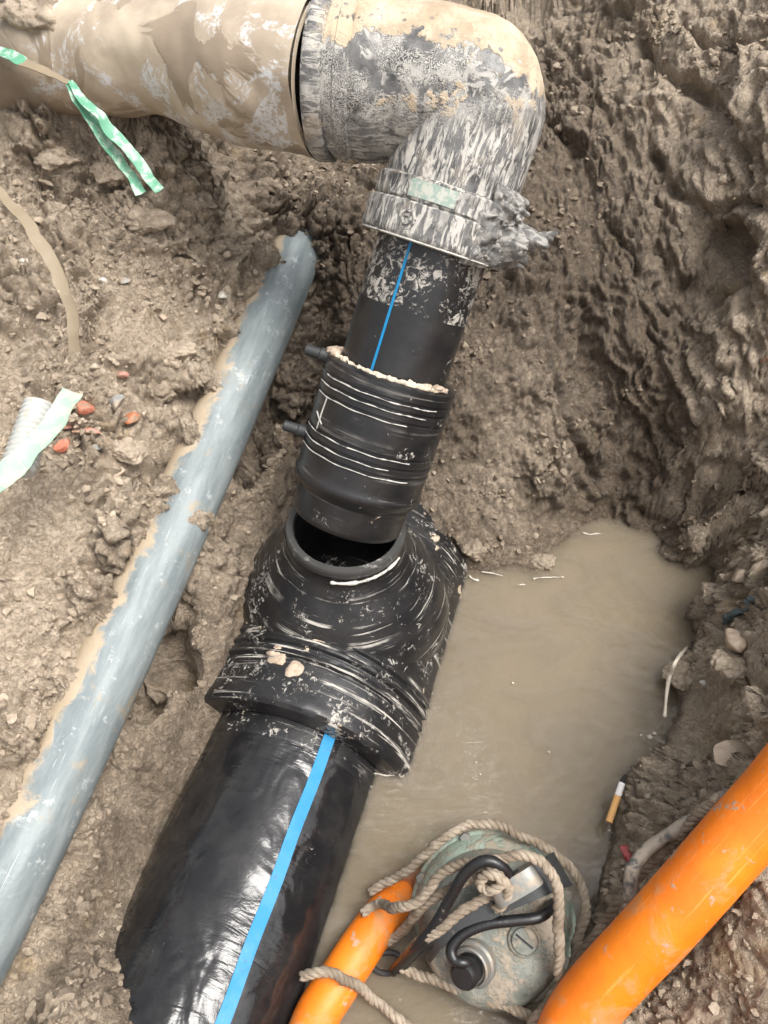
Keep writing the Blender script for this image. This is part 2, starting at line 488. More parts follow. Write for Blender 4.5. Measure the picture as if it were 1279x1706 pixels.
def make_pumpcoat(name, c1, c2, mudlim):
    g = NT(name)
    p = g.pos()
    c = g.mix(g.ramp(g.noise(p, 40, 5, 0.6), 0.35, 0.65), c1, c2)
    dk = g.ramp(g.noise(p, 70, 6, 0.7, 0.8), 0.56, 0.66)
    c = g.mix(g.math('MULTIPLY', dk, 0.6), c, (0.05, 0.05, 0.045))
    md = g.ramp(g.math('ADD', g.math('MULTIPLY', g.noise(p, 15, 4, 0.6), 0.6), g.math('MULTIPLY', g.noise(p, 80, 5, 0.7), 0.4)), mudlim, mudlim + 0.10)
    c = g.mix(g.math('MULTIPLY', md, 0.85), c, g.mix(g.noise(p, 60, 4), (0.22, 0.175, 0.125), (0.38, 0.315, 0.24)))
    return g.bsdf(c, g.mixf(md, 0.35, 0.7), g.bump(g.math('ADD', md, g.noise(p, 150, 5, 0.6)), 0.6, 0.0025))
M_PUMPG = make_pumpcoat('pump_green_paint', (0.26, 0.33, 0.27), (0.36, 0.43, 0.36), 0.455)
M_PUMPC = make_pumpcoat('pump_cap_grey', (0.15, 0.16, 0.138), (0.23, 0.24, 0.205), 0.465)
def make_rope():
    g = NT('rope_fibre')
    p = g.pos(); tc = g.attr('tc', True)
    c = g.mix(g.ramp(g.noise(p, 60, 4), 0.3, 0.7), (0.26, 0.205, 0.148), (0.44, 0.37, 0.285))
    c = g.mix(g.math('MULTIPLY', g.ramp(g.noise(p, 14, 4), 0.44, 0.62), 0.75), c, (0.175, 0.135, 0.095))
    h = g.noise(g.mapv(tc, (150, 900, 900)), 1.0, 3, 0.7, 0.4)
    return g.bsdf(c, 0.85, g.bump(h, 0.9, 0.0025))
M_ROPE = make_rope()

def make_elbow():
    g = NT('elbow_limed')
    tc = g.attr('tc', True); p = g.pos()
    st = g.attr('leg')                        # 0 on the level arm, 1 on the falling leg
    base = g.mix(g.ramp(g.noise(p, 30, 4), 0.4, 0.65), (0.050, 0.049, 0.048), (0.125, 0.122, 0.116))
    # level part: rings of lime round bare grey spots
    v1 = g.voro(g.mix(0.25, p, g.noise(p, 45, 3, 0.5, 0, 'Color')), 58, 'DISTANCE_TO_EDGE')
    net = g.ramp(v1, 0.13, 0.05)
    net = g.math('MULTIPLY', net, g.ramp(g.noise(p, 22, 4), 0.40, 0.52))
    grey = g.ramp(g.noise(p, 24, 5, 0.65), 0.40, 0.60)
    fine = g.math('MULTIPLY', g.ramp(g.noise(p, 44, 4, 0.58, 1.0), 0.50, 0.58), g.ramp(g.noise(p, 15, 3), 0.40, 0.50))
    # falling part: runs along the leg
    run = g.noise(g.mapv(tc, (32, 120, 120)), 1.0, 5, 0.66, 0.9)
    runm = g.math('MULTIPLY', g.ramp(run, 0.455, 0.545), g.ramp(g.noise(p, 21, 3, 0.6), 0.36, 0.50, 0.4, 1.0))
    lv = g.math('MAXIMUM', net, g.math('MULTIPLY', fine, 0.75))
    cov = g.mixf(st, lv, runm)
    lime = g.mix(g.noise(p, 60, 4, 0.6), (0.36, 0.34, 0.305), (0.64, 0.61, 0.555))
    c = g.mix(g.math('MULTIPLY', grey, 0.55), base, (0.19, 0.185, 0.18))
    c = g.mix(g.math('MULTIPLY', cov, 0.84), c, lime)
    # smooth dried silt left on the crown and outer bend
    crown = g.attr('crown')
    cr = g.ramp(g.math('ADD', crown, g.math('MULTIPLY', g.math('SUBTRACT', g.noise(p, 38, 5, 0.6), 0.5), 0.75)), 0.40, 0.47)
    holes = g.ramp(g.voro(p, 62, 'F1'), 0.17, 0.23)
    cr = g.math('MULTIPLY', cr, g.mixf(g.ramp(crown, 0.8, 0.5), 1.0, holes))
    silt = g.mix(g.ramp(g.noise(p, 20, 4), 0.35, 0.7), (0.36, 0.275, 0.185), (0.54, 0.45, 0.33))
    c = g.mix(cr, c, silt)
    mp = g.ramp(g.noise(p, 15, 5, 0.6), 0.585, 0.615)
    mp = g.math('MULTIPLY', mp, g.mixf(st, 1.0, 0.15))
    c = g.mix(mp, c, (0.47, 0.375, 0.26))
    h = g.math('ADD', cov, g.math('MULTIPLY', g.math('MAXIMUM', cr, mp), 1.2))
    h = g.math('ADD', h, g.math('MULTIPLY', g.noise(p, 150, 4), 0.5))
    return g.bsdf(c, g.mixf(g.math('MAXIMUM', cov, cr), 0.42, 0.72), g.bump(h, 0.55, 0.0022))
M_ELBOW = make_elbow()

def make_silted():
    g = NT('silted_pipe')
    p = g.pos(); st = g.attr('wet')
    c = g.mix(g.ramp(g.noise(p, 9, 5, 0.6), 0.35, 0.62), (0.335, 0.272, 0.203), (0.46, 0.385, 0.29))
    wh = g.ramp(g.noise(p, 11, 6, 0.7, 0.5), 0.50, 0.56)
    wh = g.math('MULTIPLY', wh, g.ramp(g.noise(p, 120, 5, 0.7, 0.8), 0.40, 0.52))
    c = g.mix(g.math('MULTIPLY', wh, 0.85), c, (0.56, 0.57, 0.57))
    br = g.ramp(g.noise(g.mapv(p, loc=(3.1, 1.7, 0.4)), 7.5, 5, 0.55, 0.6), 0.53, 0.56)
    c = g.mix(br, c, (0.275, 0.218, 0.158))
    c = g.mix(g.ramp(g.math('ADD', st, g.math('MULTIPLY', g.noise(p, 14, 4), 0.4)), 0.55, 0.9), c, (0.20, 0.158, 0.115))
    h = g.math('ADD', g.math('MULTIPLY', br, 1.0), g.math('MULTIPLY', g.noise(p, 90, 5, 0.6), 0.7))
    return g.bsdf(c, g.mixf(br, 0.6, 0.5), g.bump(h, 0.4, 0.002))
M_SILT = make_silted()

def make_conduit():
    g = NT('galvanised_conduit')
    p = g.pos(); tc = g.attr('tc', True)
    c = g.mix(g.ramp(g.noise(g.mapv(tc, (8, 40, 40)), 1, 5, 0.6), 0.3, 0.7), (0.14, 0.168, 0.175), (0.25, 0.283, 0.285))
    sc = g.ramp(g.noise(g.mapv(tc, (12, 320, 320)), 1, 3, 0.6), 0.66, 0.72)
    c = g.mix(g.math('MULTIPLY', sc, 0.4), c, (0.60, 0.63, 0.63))
    fl = g.ramp(g.noise(p, 30, 7, 0.78), 0.56, 0.66)
    c = g.mix(g.math('MULTIPLY', fl, 0.5), c, (0.50, 0.52, 0.51))
    side = g.attr('wet')
    ms = g.ramp(g.math('ADD', side, g.math('MULTIPLY', g.math('SUBTRACT', g.noise(p, 16, 6, 0.65, 0.5), 0.5), 1.5)), 0.58, 0.78)
    c = g.mix(ms, c, g.mix(g.noise(p, 30, 4), (0.34, 0.26, 0.17), (0.46, 0.385, 0.285)))
    ru = g.ramp(g.noise(p, 14, 6, 0.7), 0.57, 0.70)
    c = g.mix(g.math('MULTIPLY', ru, 0.6), c, (0.36, 0.26, 0.14))
    return g.bsdf(c, g.mixf(ms, 0.56, 0.75), g.bump(g.math('ADD', ms, g.noise(p, 150, 4)), 0.4, 0.002), metal=g.mixf(ms, 0.08, 0.0))
M_COND = make_conduit()

def make_water():
    g = NT('muddy_water')
    p = g.pos()
    n1 = g.noise(g.mapv(p, (1, 1, 1)), 16, 3, 0.5, 0.8)
    rip = g.attr('ripple')
    n2 = g.noise(g.mapv(p, (38, 95, 1)), 1.0, 4, 0.6, 1.2)
    h = g.math('ADD', g.math('MULTIPLY', n1, 0.40), g.math('MULTIPLY', g.math('MULTIPLY', n2, rip), 2.2))
    nrm = g.bump(h, 0.7, 0.018)
    tr = g.n('BsdfTransparent'); tr.inputs[0].default_value = (0.97, 0.95, 0.90, 1)
    gl = g.n('BsdfGlossy'); gl.inputs['Roughness'].default_value = 0.04; g.put(gl.inputs['Normal'], nrm)
    fr = g.n('Fresnel'); fr.inputs['IOR'].default_value = 1.33; g.put(fr.inputs['Normal'], nrm)
    scum = g.n('BsdfDiffuse'); scum.inputs[0].default_value = (0.26, 0.22, 0.172, 1)
    sf = g.math('MULTIPLY', g.ramp(g.noise(g.mapv(p, (1, 1.6, 1)), 5.5, 5, 0.6, 1.6), 0.36, 0.68), 0.42)
    m0 = g.n('MixShader'); g.put(m0.inputs[0], sf); g.t.links.new(tr.outputs[0], m0.inputs[1]); g.t.links.new(scum.outputs[0], m0.inputs[2])
    mx = g.n('MixShader'); g.put(mx.inputs[0], fr.outputs[0])
    g.t.links.new(m0.outputs[0], mx.inputs[1]); g.t.links.new(gl.outputs[0], mx.inputs[2])
    g.t.links.new(mx.outputs[0], g.out.inputs[0])
    vol = g.n('VolumePrincipled')
    vol.inputs['Color'].default_value = (0.735, 0.675, 0.585, 1)
    vol.inputs['Density'].default_value = 60.0
    vol.inputs['Anisotropy'].default_value = 0.0
    g.t.links.new(vol.outputs[0], g.out.inputs['Volume'])
    return g.m
M_WATER = make_water()

# ------------------------------------------------------------------ where the pipes run
TEE_AX = unit([0.133, 0.423, 0.0])
TEE_C = np.array([-0.092, 0.729, -0.06])
ELB = PD(803, 152, 1.07)                    # corner of the elbow
RIS_B = PD(577, 864, 1.285)                 # cut lower end of the riser
RIS_AX = unit(ELB - RIS_B)                  # up the riser
ARM_L = PD(535, 128, 1.10)
ARM_AX = unit(ARM_L - ELB)                  # from the elbow towards the silted pipe
CON = [PZ(512, 352, .385), PZ(487, 430, .395), PZ(310, 837, .275), PZ(50, 1390, .155), PZ(-150, 1780, .075)]
HOSE_R = 0.040
def s_at(v):                                # distance below the elbow corner where the riser's axis crosses picture row v
    lo, hi = 0.0, 1.2
    for _ in range(40):
        m = (lo + hi) / 2; r = ELB - RIS_AX * m - CP
        if 853 - (r @ CU) / (r @ CF) * FPX < v: lo = m
        else: hi = m
    return lo
S_SOCK, S_END, S_LIME, S_TOP, S_BULGE = s_at(318), s_at(412), s_at(515), s_at(617), s_at(800)

# ------------------------------------------------------------------ the ground: height from measured places
CT = []   # x, y, z, wetness
def cd(u, v, d, w): CT.append((*PD(u, v, d), w))
def cz(u, v, z, w): CT.append((*PZ(u, v, z), w))
def cw(x, y, z, w): CT.append((x, y, z, w))
# left shelf
cz(0, 235, .67, .45); cz(150, 250, .64, .5); cz(300, 260, .60, .7); cz(430, 300, .53, .85); cz(520, 330, .47, .95)
cz(0, 380, .585, .25); cz(130, 400, .56, .25); cz(280, 400, .52, .35); cz(400, 400, .47, .55); cz(470, 395, .445, .8)
cz(0, 520, .52, .15); cz(150, 540, .485, .15); cz(300, 540, .43, .2); cz(410, 510, .40, .4)
cz(0, 700, .44, .1); cz(150, 720, .405, .15); cz(260, 690, .37, .2); cz(345, 640, .345, .25)
cz(0, 880, .38, .1); cz(130, 880, .345, .1); cz(240, 830, .295, .15)
cz(0, 1080, .315, .1); cz(100, 1050, .29, .1); cz(185, 970, .255, .15); cz(0, 1250, .25, .1); cz(80, 1180, .225, .1); cz(130, 1090, .25, .1)
cz(-20, 1420, .20, .2); cz(10, 1340, .20, .15)
# below the conduit
cz(530, 470, .36, 1.); cz(490, 590, .28, .95); cz(450, 720, .16, .9); cz(425, 810, .06, .9); cz(395, 890, .005, .95); cz(350, 960, .0, .9)
cz(440, 900, -.03, .9); cz(290, 1080, .05, .7); cz(300, 1130, .045, .7); cz(245, 1140, .10, .6); cz(265, 1125, .15, .5); cz(285, 1160, .10, .6); cz(300, 1090, .10, .6); cz(225, 1180, .085, .6); cz(235, 1200, .045, .6); cz(170, 1330, .07, .5); cz(320, 1180, -.02, .8)
cz(240, 1350, .03, .7); cz(235, 1470, .025, .6); cz(120, 1480, .09, .5); cz(120, 1620, .12, .4); cz(235, 1610, .06, .4); cz(310, 1690, .03, .5); cz(60, 1700, .14, .4)
# bed under the main pipe and the pool
cw(-.05, .75, -.30, .55); cw(-.2, .4, -.28, .55); cw(-.23, .15, -.18, .55); cw(.15, .6, -.28, .55); cw(.25, .75, -.2, .55); cw(.2, .3, -.28, .55)
cw(.3, .5, -.14, .55); cw(.50, .82, -.12, .55); cw(.02, .15, -.16, .55); cw(.12, .85, -.12, .55); cw(.25, .87, -.05, .55); cw(.38, .65, -.12, .55)
# behind the riser
cz(560, 420, .40, 1.); cz(590, 520, .35, .95); cz(550, 600, .26, .8); cz(500, 760, .12, .9); cz(640, 330, .47, 1.)
cz(780, 640, .30, .85); cz(770, 760, .17, .75); cz(770, 880, .07, .8); cz(790, 945, .01, .95)
cz(860, 640, .30, .7); cz(860, 720, .215, .5); cz(860, 820, .11, .55); cz(850, 930, .01, .8); cz(900, 960, -.01, .95); cz(930, 930, -.015, .9)
cz(940, 780, .16, .6); cz(950, 860, .05, .8); cz(1010, 868, -.02, .95); cz(985, 820, .08, .8)
# scraped wall on the right
cz(1080, 895, -.025, 1.); cz(1150, 920, -.03, 1.); cz(1165, 955, -.035, 1.); cz(1020, 780, .13, .85); cz(1100, 800, .13, .85); cz(1150, 830, .12, .8)
cd(1000, 640, 1.50, .85); cd(1100, 640, 1.46, .8); cd(1140, 700, 1.46, .8); cd(950, 480, 1.47, .9); cd(1050, 450, 1.43, .8); cd(1130, 440, 1.41, .65)
cd(880, 400, 1.50, 1.); cd(950, 300, 1.50, .85); cd(1050, 280, 1.46, .65); cd(1130, 280, 1.41, .5)
cd(930, 120, 1.58, .7); cd(1020, 120, 1.50, .6); cd(1100, 120, 1.42, .35); cd(940, 10, 1.65, .55); cd(1040, 10, 1.53, .5)
cd(1180, 20, 1.42, .2); cd(1260, 20, 1.33, .15); cd(1200, 150, 1.35, .2); cd(1270, 180, 1.27, .15); cd(1200, 300, 1.34, .3); cd(1270, 330, 1.27, .15)
cd(1190, 400, 1.36, .55); cd(1185, 480, 1.41, .7); cd(1270, 440, 1.28, .15)
cd(740, 5, 1.70, .5); cd(850, 60, 1.65, .6); cd(660, -60, 1.75, .4)
# near bank on the right
cd(1255, 520, 1.31, 0.01); cd(1205, 600, 1.37, 0.04); cd(1270, 640, 1.35, -0.01); cd(1185, 700, 1.40, 0.07); cd(1255, 760, 1.36, 0.01)
cd(1205, 830, 1.42, 0.09); cd(1265, 900, 1.30, -0.01); cz(1195, 940, .03, 0.14); cz(1180, 1000, -.02, 0.14); cd(1262, 1030, 1.18, -0.01)
cz(1155, 1080, -.02, 0.14); cd(1200, 1070, 1.26, 0.09); cd(1210, 1150, 1.18, 0.04); cd(1265, 1160, 1.03, 0.01); cz(1118, 1180, -.015, 0.19); cz(1090, 1250, -.015, 0.19)
cd(1180, 1270, 1.10, 0.04); cd(1245, 1290, .975, 0.01); cz(1055, 1310, .01, 0.24); cz(1022, 1420, .01, 0.24); cd(1120, 1360, 1.10, 0.07); cz(995, 1480, .0, 0.24)
cd(1070, 1470, 1.08, 0.11); cd(1200, 1400, .97, 0.04); cz(1005, 1560, .03, 0.19); cd(1090, 1600, 1.0, 0.09); cd(1200, 1550, .93, 0.04); cd(1180, 1680, .90, 0.04)
cd(1040, 1690, .98, 0.09); cz(930, 1700, .02, 0.19); cd(1279, 1600, .89, 0.04)
# above and beyond the silted pipe
cd(560, -60, 1.66, .3)
cw(-.75, 1.75, .95, .1); cw(0, 2.0, .9, .3); cw(.5, 1.85, .93, .2)
# the conduit beds in the shelf's edge
CONP = resample(spline(CON, 200), .05)
for q in range(5, len(CONP) - 1):
    tq = unit(CONP[q + 1] - CONP[q - 1]); lq = unit(np.cross(tq, [0, 0, 1.0])); f = q / len(CONP)
    pl = CONP[q] + lq * .016; CT.append((pl[0], pl[1], CONP[q][2] + .056 + .010 * math.sin(q * .83) + .008 * math.sin(q * .37 + 1) + .024 * f, .15))
    pl = CONP[q] + lq * .065; CT.append((pl[0], pl[1], CONP[q][2] + .072 + .03 * f, .12))
    pl = CONP[q] - lq * .066; CT.append((pl[0], pl[1], max(CONP[q][2] - .10 + .05 * f, .02), .85 - .4 * f))
for q, up_ in ((0, .13), (1, .115), (2, .10), (3, .085)): CT.append((CONP[q][0], CONP[q][1], CONP[q][2] + up_, .75)); CT.append((CONP[q][0] + .055, CONP[q][1], CONP[q][2] + up_ - .015, .85))
# soil heaped on the back of the silted pipe
cd(10, 20, 1.21, .15); cd(100, 28, 1.19, .15); cd(180, 20, 1.18, .2); cd(250, 0, 1.2, .2); cd(330, 0, 1.36, .25); cd(430, -20, 1.52, .25)
cd(40, -30, 1.25, .1); cd(200, -30, 1.22, .1)
# out of frame
cw(-.8, 1.3, .75, .2); cw(-.8, .9, .58, .1); cw(-.75, .5, .42, .1); cw(-.7, .1, .4, .2); cw(.85, 1.0, .55, .1); cw(.85, .5, .48, .1); cw(.68, .3, .36, .1); cw(.45, -.05, .30, .2)
cw(.85, 1.4, .82, .1); cw(-.35, -.1, .30, .2); cw(0, -.12, .05, .5); cw(.2, -.1, .10, .4); cw(-.12, .05, .0, .6); cw(0, -.3, .22, .4); cw(.3, -.3, .35, .3); cw(-.4, -.35, .45, .2)
CT = np.array(CT)

def rbf_fit(pts, val, lam):
    d = np.linalg.norm(pts[:, None] - pts[None], axis=2)
    n = len(pts)
    A = np.zeros((n + 1, n + 1)); A[:n, :n] = -np.sqrt(d * d + 0.02 ** 2) + 0.02 + lam * np.eye(n); A[:n, n] = 1; A[n, :n] = 1
    return np.linalg.solve(A, np.r_[val, 0])
W_Z = rbf_fit(CT[:, :2], CT[:, 2], 0.004)
W_W = rbf_fit(CT[:, :2], CT[:, 3], 0.01)
def rbf_eval(q, W):
    out = np.full(len(q), W[-1])
    for (x, y), w in zip(CT[:, :2], W[:-1]):
        out += w * (0.02 - np.sqrt((q[:, 0] - x) ** 2 + (q[:, 1] - y) ** 2 + 0.0004))
    return out
def base_height(x, y):
    q = np.stack([x, y], 1)
    z = rbf_eval(np.clip(q, (-1.0, -.5), (1.0, 2.1)), W_Z)
    dx = np.maximum(np.maximum(-.8 - x, x - .8), 0); dy = np.maximum(np.maximum(-.35 - y, y - 1.85), 0)
    far = sstep(0.0, 0.9, np.hypot(dx, dy))
    return z * (1 - far) + 0.9 * far

def axis_coords(a, b, step, grow=1.22, far=60):
    mid = list(np.arange(a, b + step / 2, step))
    lo, hi, s = [], [], step
    x = a
    while x > -far:
        s *= grow; x -= s; lo.append(x)
    s = step; x = b
    while x < far:
        s *= grow; x += s; hi.append(x)
    return np.array(lo[::-1] + mid + hi)
GX = axis_coords(-0.80, 0.72, 0.0026)
GY = axis_coords(-0.05, 1.85, 0.0026)
nx, ny = len(GX), len(GY)
XX, YY = np.meshgrid(GX, GY)
gx, gy = XX.ravel(), YY.ravel()
gz = base_height(gx, gy)
inner = (gx > -1.0) & (gx < .95) & (gy > -.4) & (gy < 2.05)
Z2 = gz.reshape(ny, nx)
dzy, dzx = np.gradient(Z2, GY, GX)
NV = np.stack([-dzx.ravel(), -dzy.ravel(), np.ones(nx * ny)], 1)
NV /= np.linalg.norm(NV, axis=1)[:, None]
GP = np.stack([gx, gy, gz], 1)
wetv = np.clip(rbf_eval(np.clip(GP[:, :2], (-1.0, -.5), (1.0, 2.1)), W_W), 0, 1)

disp = np.zeros(nx * ny)
tool = np.zeros((nx * ny, 3)); toolm = np.zeros(nx * ny)
ip = GP[inner]
# the scraped wall: tool marks run down along it
def base_hit(u, v):
    r = ray(u, v); t = np.linspace(.7, 2.0, 900); q = CP + t[:, None] * r
    k = np.nonzero(q[:, 2] < base_height(q[:, 0], q[:, 1]))[0]
    return q[k[0]] if len(k) else q[-1]
A_ = base_hit(980, 300); B_ = base_hit(1110, 720)
sd = unit(B_ - A_)
wall = np.exp(-((np.abs(ip[:, 0] - .50) / .23) ** 3 + (np.abs(ip[:, 1] - 1.26) / .36) ** 3)) * sstep(0.0, .10, ip[:, 2])
wall = np.clip(wall * 1.35, 0, 1) * sstep(.92, .78, NV[inner][:, 2])
along = ip @ sd
side_ = ip - np.outer(along, sd)
ps = side_ + np.outer(along * 0.11, sd)
warp = np.stack([fbm(ip * 22, 2, 91), fbm(ip * 22, 2, 92), fbm(ip * 22, 2, 93)], 1)
stri = fbm(ps * 30 + warp * .35, 4, 5, .6)
stri2 = -np.abs(fbm(ps * 17 + warp * .45 + 5, 3, 6, .6))
stri3 = fbm(ps * 110 + warp * .5, 3, 7, .6)
wsa, wsb, wid = worley(ps * 11 + warp * .22 + 2, 35)
slab = sstep(0, .05, wsb - wsa) * .40 + .60
wta, wtb, wid2 = worley(ps * 27 + warp * .3 + 6, 36)
d_wall = wid * slab * .044 + wid2 * .012 * sstep(0, .12, wtb - wta) + stri * .012 + stri2 * .040 + stri3 * .010 + fbm(ip * 6, 2, 8) * .03 - .012
# crumbly ground
clump = np.clip(fbm(ip * 5.5, 3, 21) * 1.7 + .75, .22, 1.4)
w1a, w1b, id1 = worley(ip * 15 + warp * .6, 31)
w2a, w2b, id2 = worley(ip * 38 + warp * 1.0 + 3, 32)
w3a, w3b, id3 = worley(ip * 88 + warp * 1.6 + 9, 33)
e1 = sstep(0, .20, w1b - w1a); e2 = sstep(0, .24, w2b - w2a); e3 = sstep(0, .30, w3b - w3a)
sel1 = sstep(.35, .6, id1)
d_cl = fbm(ip * 7, 4, 41) * .034
d_cl = d_cl + clump * (sel1 * e1 * (.012 + .018 * id1) + e2 * (.003 + .0135 * id2) + e3 * (.0012 + .0062 * id3))
d_cl = d_cl + fbm(ip * 150, 3, 51) * .0032 - np.abs(fbm(ip * 48 + warp, 3, 52)) * .009
fine_w = clump * (.3 + .7 * sel1) * (e2 * (.002 + .007 * id2) * .5 + e3 * .004) + fbm(ip * 150, 3, 51) * .002
rub = d_cl * (1 - wall) + (d_wall + fine_w) * wall
# cracks, ledges and hollows that can be picked out in the banks
for pts, w_, d_ in (
        ([(1125, 110), (1180, 160), (1215, 215), (1235, 265)], .010, .022), ([(1135, 35), (1165, 58), (1230, 62), (1300, 50)], .009, .026),
        ([(1060, 60), (1100, 110), (1150, 150), (1185, 190)], .014, .020), ([(1035, 10), (1070, 75), (1075, 130)], .010, .016),
        ([(1085, 255), (1125, 325), (1170, 348), (1230, 338), (1290, 352)], .010, .026), ([(1165, 375), (1200, 400), (1222, 445)], .030, .026),
        ([(1140, 478), (1190, 492), (1215, 470)], .014, .030), ([(1005, 350), (1055, 440), (1110, 520), (1140, 560)], .008, .014),
        ([(905, 195), (935, 220), (965, 245)], .013, .026), ([(925, 60), (960, 110), (1000, 170), (1020, 215)], .009, .016),
        ([(1150, 1205), (1180, 1215), (1200, 1208)], .020, .030), ([(1215, 1130), (1245, 1150), (1285, 1140)], .012, .02),
        ([(1085, 560), (1120, 650), (1150, 740)], .010, .016), ([(940, 640), (960, 720), (1000, 800), (1075, 870)], .010, .022),
        ([(1230, 790), (1250, 830), (1290, 845)], .012, .02), ([(200, 390), (245, 425), (330, 430)], .010, .016),
        ([(255, 640), (300, 668), (350, 672)], .012, .022), ([(60, 300), (130, 320), (190, 310)], .010, .016)):
    pl = np.array([base_hit(u, v) for u, v in pts])
    pl = resample(spline(pl, 40), .012)
    for q in pl:
        dd = ((ip - q + warp * .010) ** 2).sum(1) / (w_ * w_)
        k = dd < 6
        rub[k] = np.minimum(rub[k], rub[k] * .6 - d_ * np.exp(-dd[k] * 1.2) + .4 * np.minimum(rub[k], 0) + .4 * np.maximum(rub[k], 0))
calm = sstep(-.02, .08, ip[:, 2]) * .7 + .3
rel = ip - TEE_C; sal = rel @ TEE_AX; lat = np.abs(rel[:, 0] * TEE_AX[1] - rel[:, 1] * TEE_AX[0])
slurry = sstep(.24, .17, lat) * sstep(.20, .10, ip[:, 2]) * sstep(.25, .1, sal)
rub = rub * (1 - .78 * slurry) + fbm(ip * 16, 2, 66) * .010 * slurry
disp[inner] = (rub - .014) * calm
tool[inner] = ps; toolm[inner] = wall
NV2 = NV.copy()
GPd = GP + NV * disp[:, None]
wetv[inner] = np.maximum(wetv[inner], .8 * slurry)
wetv = np.maximum(wetv, .95 * np.exp(-np.maximum(GPd[:, 2], 0) / .022) * inner)
j = np.arange(nx - 1)[None] + (np.arange(ny - 1) * nx)[:, None]
GF = np.stack([j, j + 1, j + nx + 1, j + nx], 2).reshape(-1, 4)
ground = structure(mesh_obj('ground', GPd, GF, M_MUD, loc=(0, 0, 0), attrs={'wet': wetv, 'tool': tool, 'toolmask': toolm}))

def ground_z(x, y):          # height of the finished ground under a point
    i = np.clip(np.searchsorted(GX, np.atleast_1d(x)), 0, nx - 1); k = np.clip(np.searchsorted(GY, np.atleast_1d(y)), 0, ny - 1)
    return GPd[k * nx + i, 2]
GI = np.stack([GPd, NV], 1)[inner]      # places to strew crumbs on
def on_ground(u, v):         # where the line of sight first meets the finished ground
    r = ray(u, v)
    t = np.linspace(.6, 2.2, 1600)
    q = CP + t[:, None] * r
    z = ground_z(q[:, 0], q[:, 1])
    hit = np.nonzero(q[:, 2] < z)[0]
    return q[hit[0]] if len(hit) else PZ(u, v, 0.0)

# ------------------------------------------------------------------ the pool
def make_pool():
    xs = np.linspace(-.42, .78, 121); ys = np.linspace(-.02, 1.08, 111)
    X, Y = np.meshgrid(xs, ys)
    n = X.size
    top = np.stack([X.ravel(), Y.ravel(), np.zeros(n)], 1)
    j = np.arange(120)[None] + (np.arange(110) * 121)[:, None]
    F = np.stack([j, j + 1, j + 122, j + 121], 2).reshape(-1, 4).tolist()
    c = [(xs[0], ys[0]), (xs[-1], ys[0]), (xs[-1], ys[-1]), (xs[0], ys[-1])]
    V = np.vstack([top, [(x, y, -.55) for x, y in c]])
    b = [n, n + 1, n + 2, n + 3]
    e0 = list(range(121)); e1 = [k * 121 + 120 for k in range(111)]; e2 = [110 * 121 + k for k in range(120, -1, -1)]; e3 = [k * 121 for k in range(110, -1, -1)]
    F += [[b[1], b[0]][::-1] + e0[::-1], [b[1], b[2]] + e1[::-1], [b[2], b[3]] + e2[::-1], [b[3], b[0]] + e3[::-1], b[::-1]]
    # stronger ripples where water spills beside the main pipe and by the pump
    c1 = PZ(590, 1480, 0); c2 = PZ(700, 1290, 0); c3 = PZ(640, 1650, 0)
    rip = np.zeros(len(V))
    for c_, s_, a_ in ((c1, .10, 1.0), (c2, .09, .35), (c3, .09, .8)):
        rip = np.maximum(rip, a_ * np.exp(-(((V[:, 0] - c_[0]) / s_) ** 2 + ((V[:, 1] - c_[1]) / (s_ * 1.3)) ** 2)))
    rip = np.maximum(rip, .7 * np.exp(-(((V[:, 0] + .33) / .05) ** 2 + ((V[:, 1] - .45) / .2) ** 2)))
    return structure(mesh_obj('water', V, F, M_WATER, loc=(0, 0, 0), attrs={'ripple': rip}))
make_pool()

# ------------------------------------------------------------------ silted pipe, elbow, riser
def wobble(V, amp, sc, k):
    c = V.mean(0)
    return V
sil = thing('silted_pipe', 'mud-caked beige pipe with flared end running into black elbow', 'pipe', ARM_L - np.array([.3, 0, .12]))
L0 = PD(-160, 88, 1.34); L1 = PD(545, 129, 1.098)
pth = spline([L0, PD(120, 92, 1.245), PD(300, 98, 1.178), PD(430, 116, 1.133), L1], 160)
pth = resample(pth, .006)
fr_ = np.linspace(0, 1, len(pth))
rad = .087 + .018 * sstep(.62, .97, fr_) + .004 * np.sin(fr_ * 9)
V, F, tc = tube_data(pth, rad, 72, cap=False)
nV = V + (V - np.repeat(pth, 72, 0)) * (fbm(V * 14, 4, 77) * .10)[:, None]
mesh_obj('pipe_wall', nV, F, M_SILT, sil, attrs={'tc': tc, 'wet': np.repeat(sstep(.62, .2, fr_), 72)})
ax1 = unit(pth[-1] - pth[-4])
V, F, tc = lathe_data(pth[-1] - ax1 * .004, ax1, [(0, .100), (.004, .104), (.006, .098), (.001, .092), (-.05, .09)], 72)
mesh_obj('flared_rim', V, F, M_SILT, sil, sharp=40, attrs={'tc': tc, 'wet': np.zeros(len(V))})

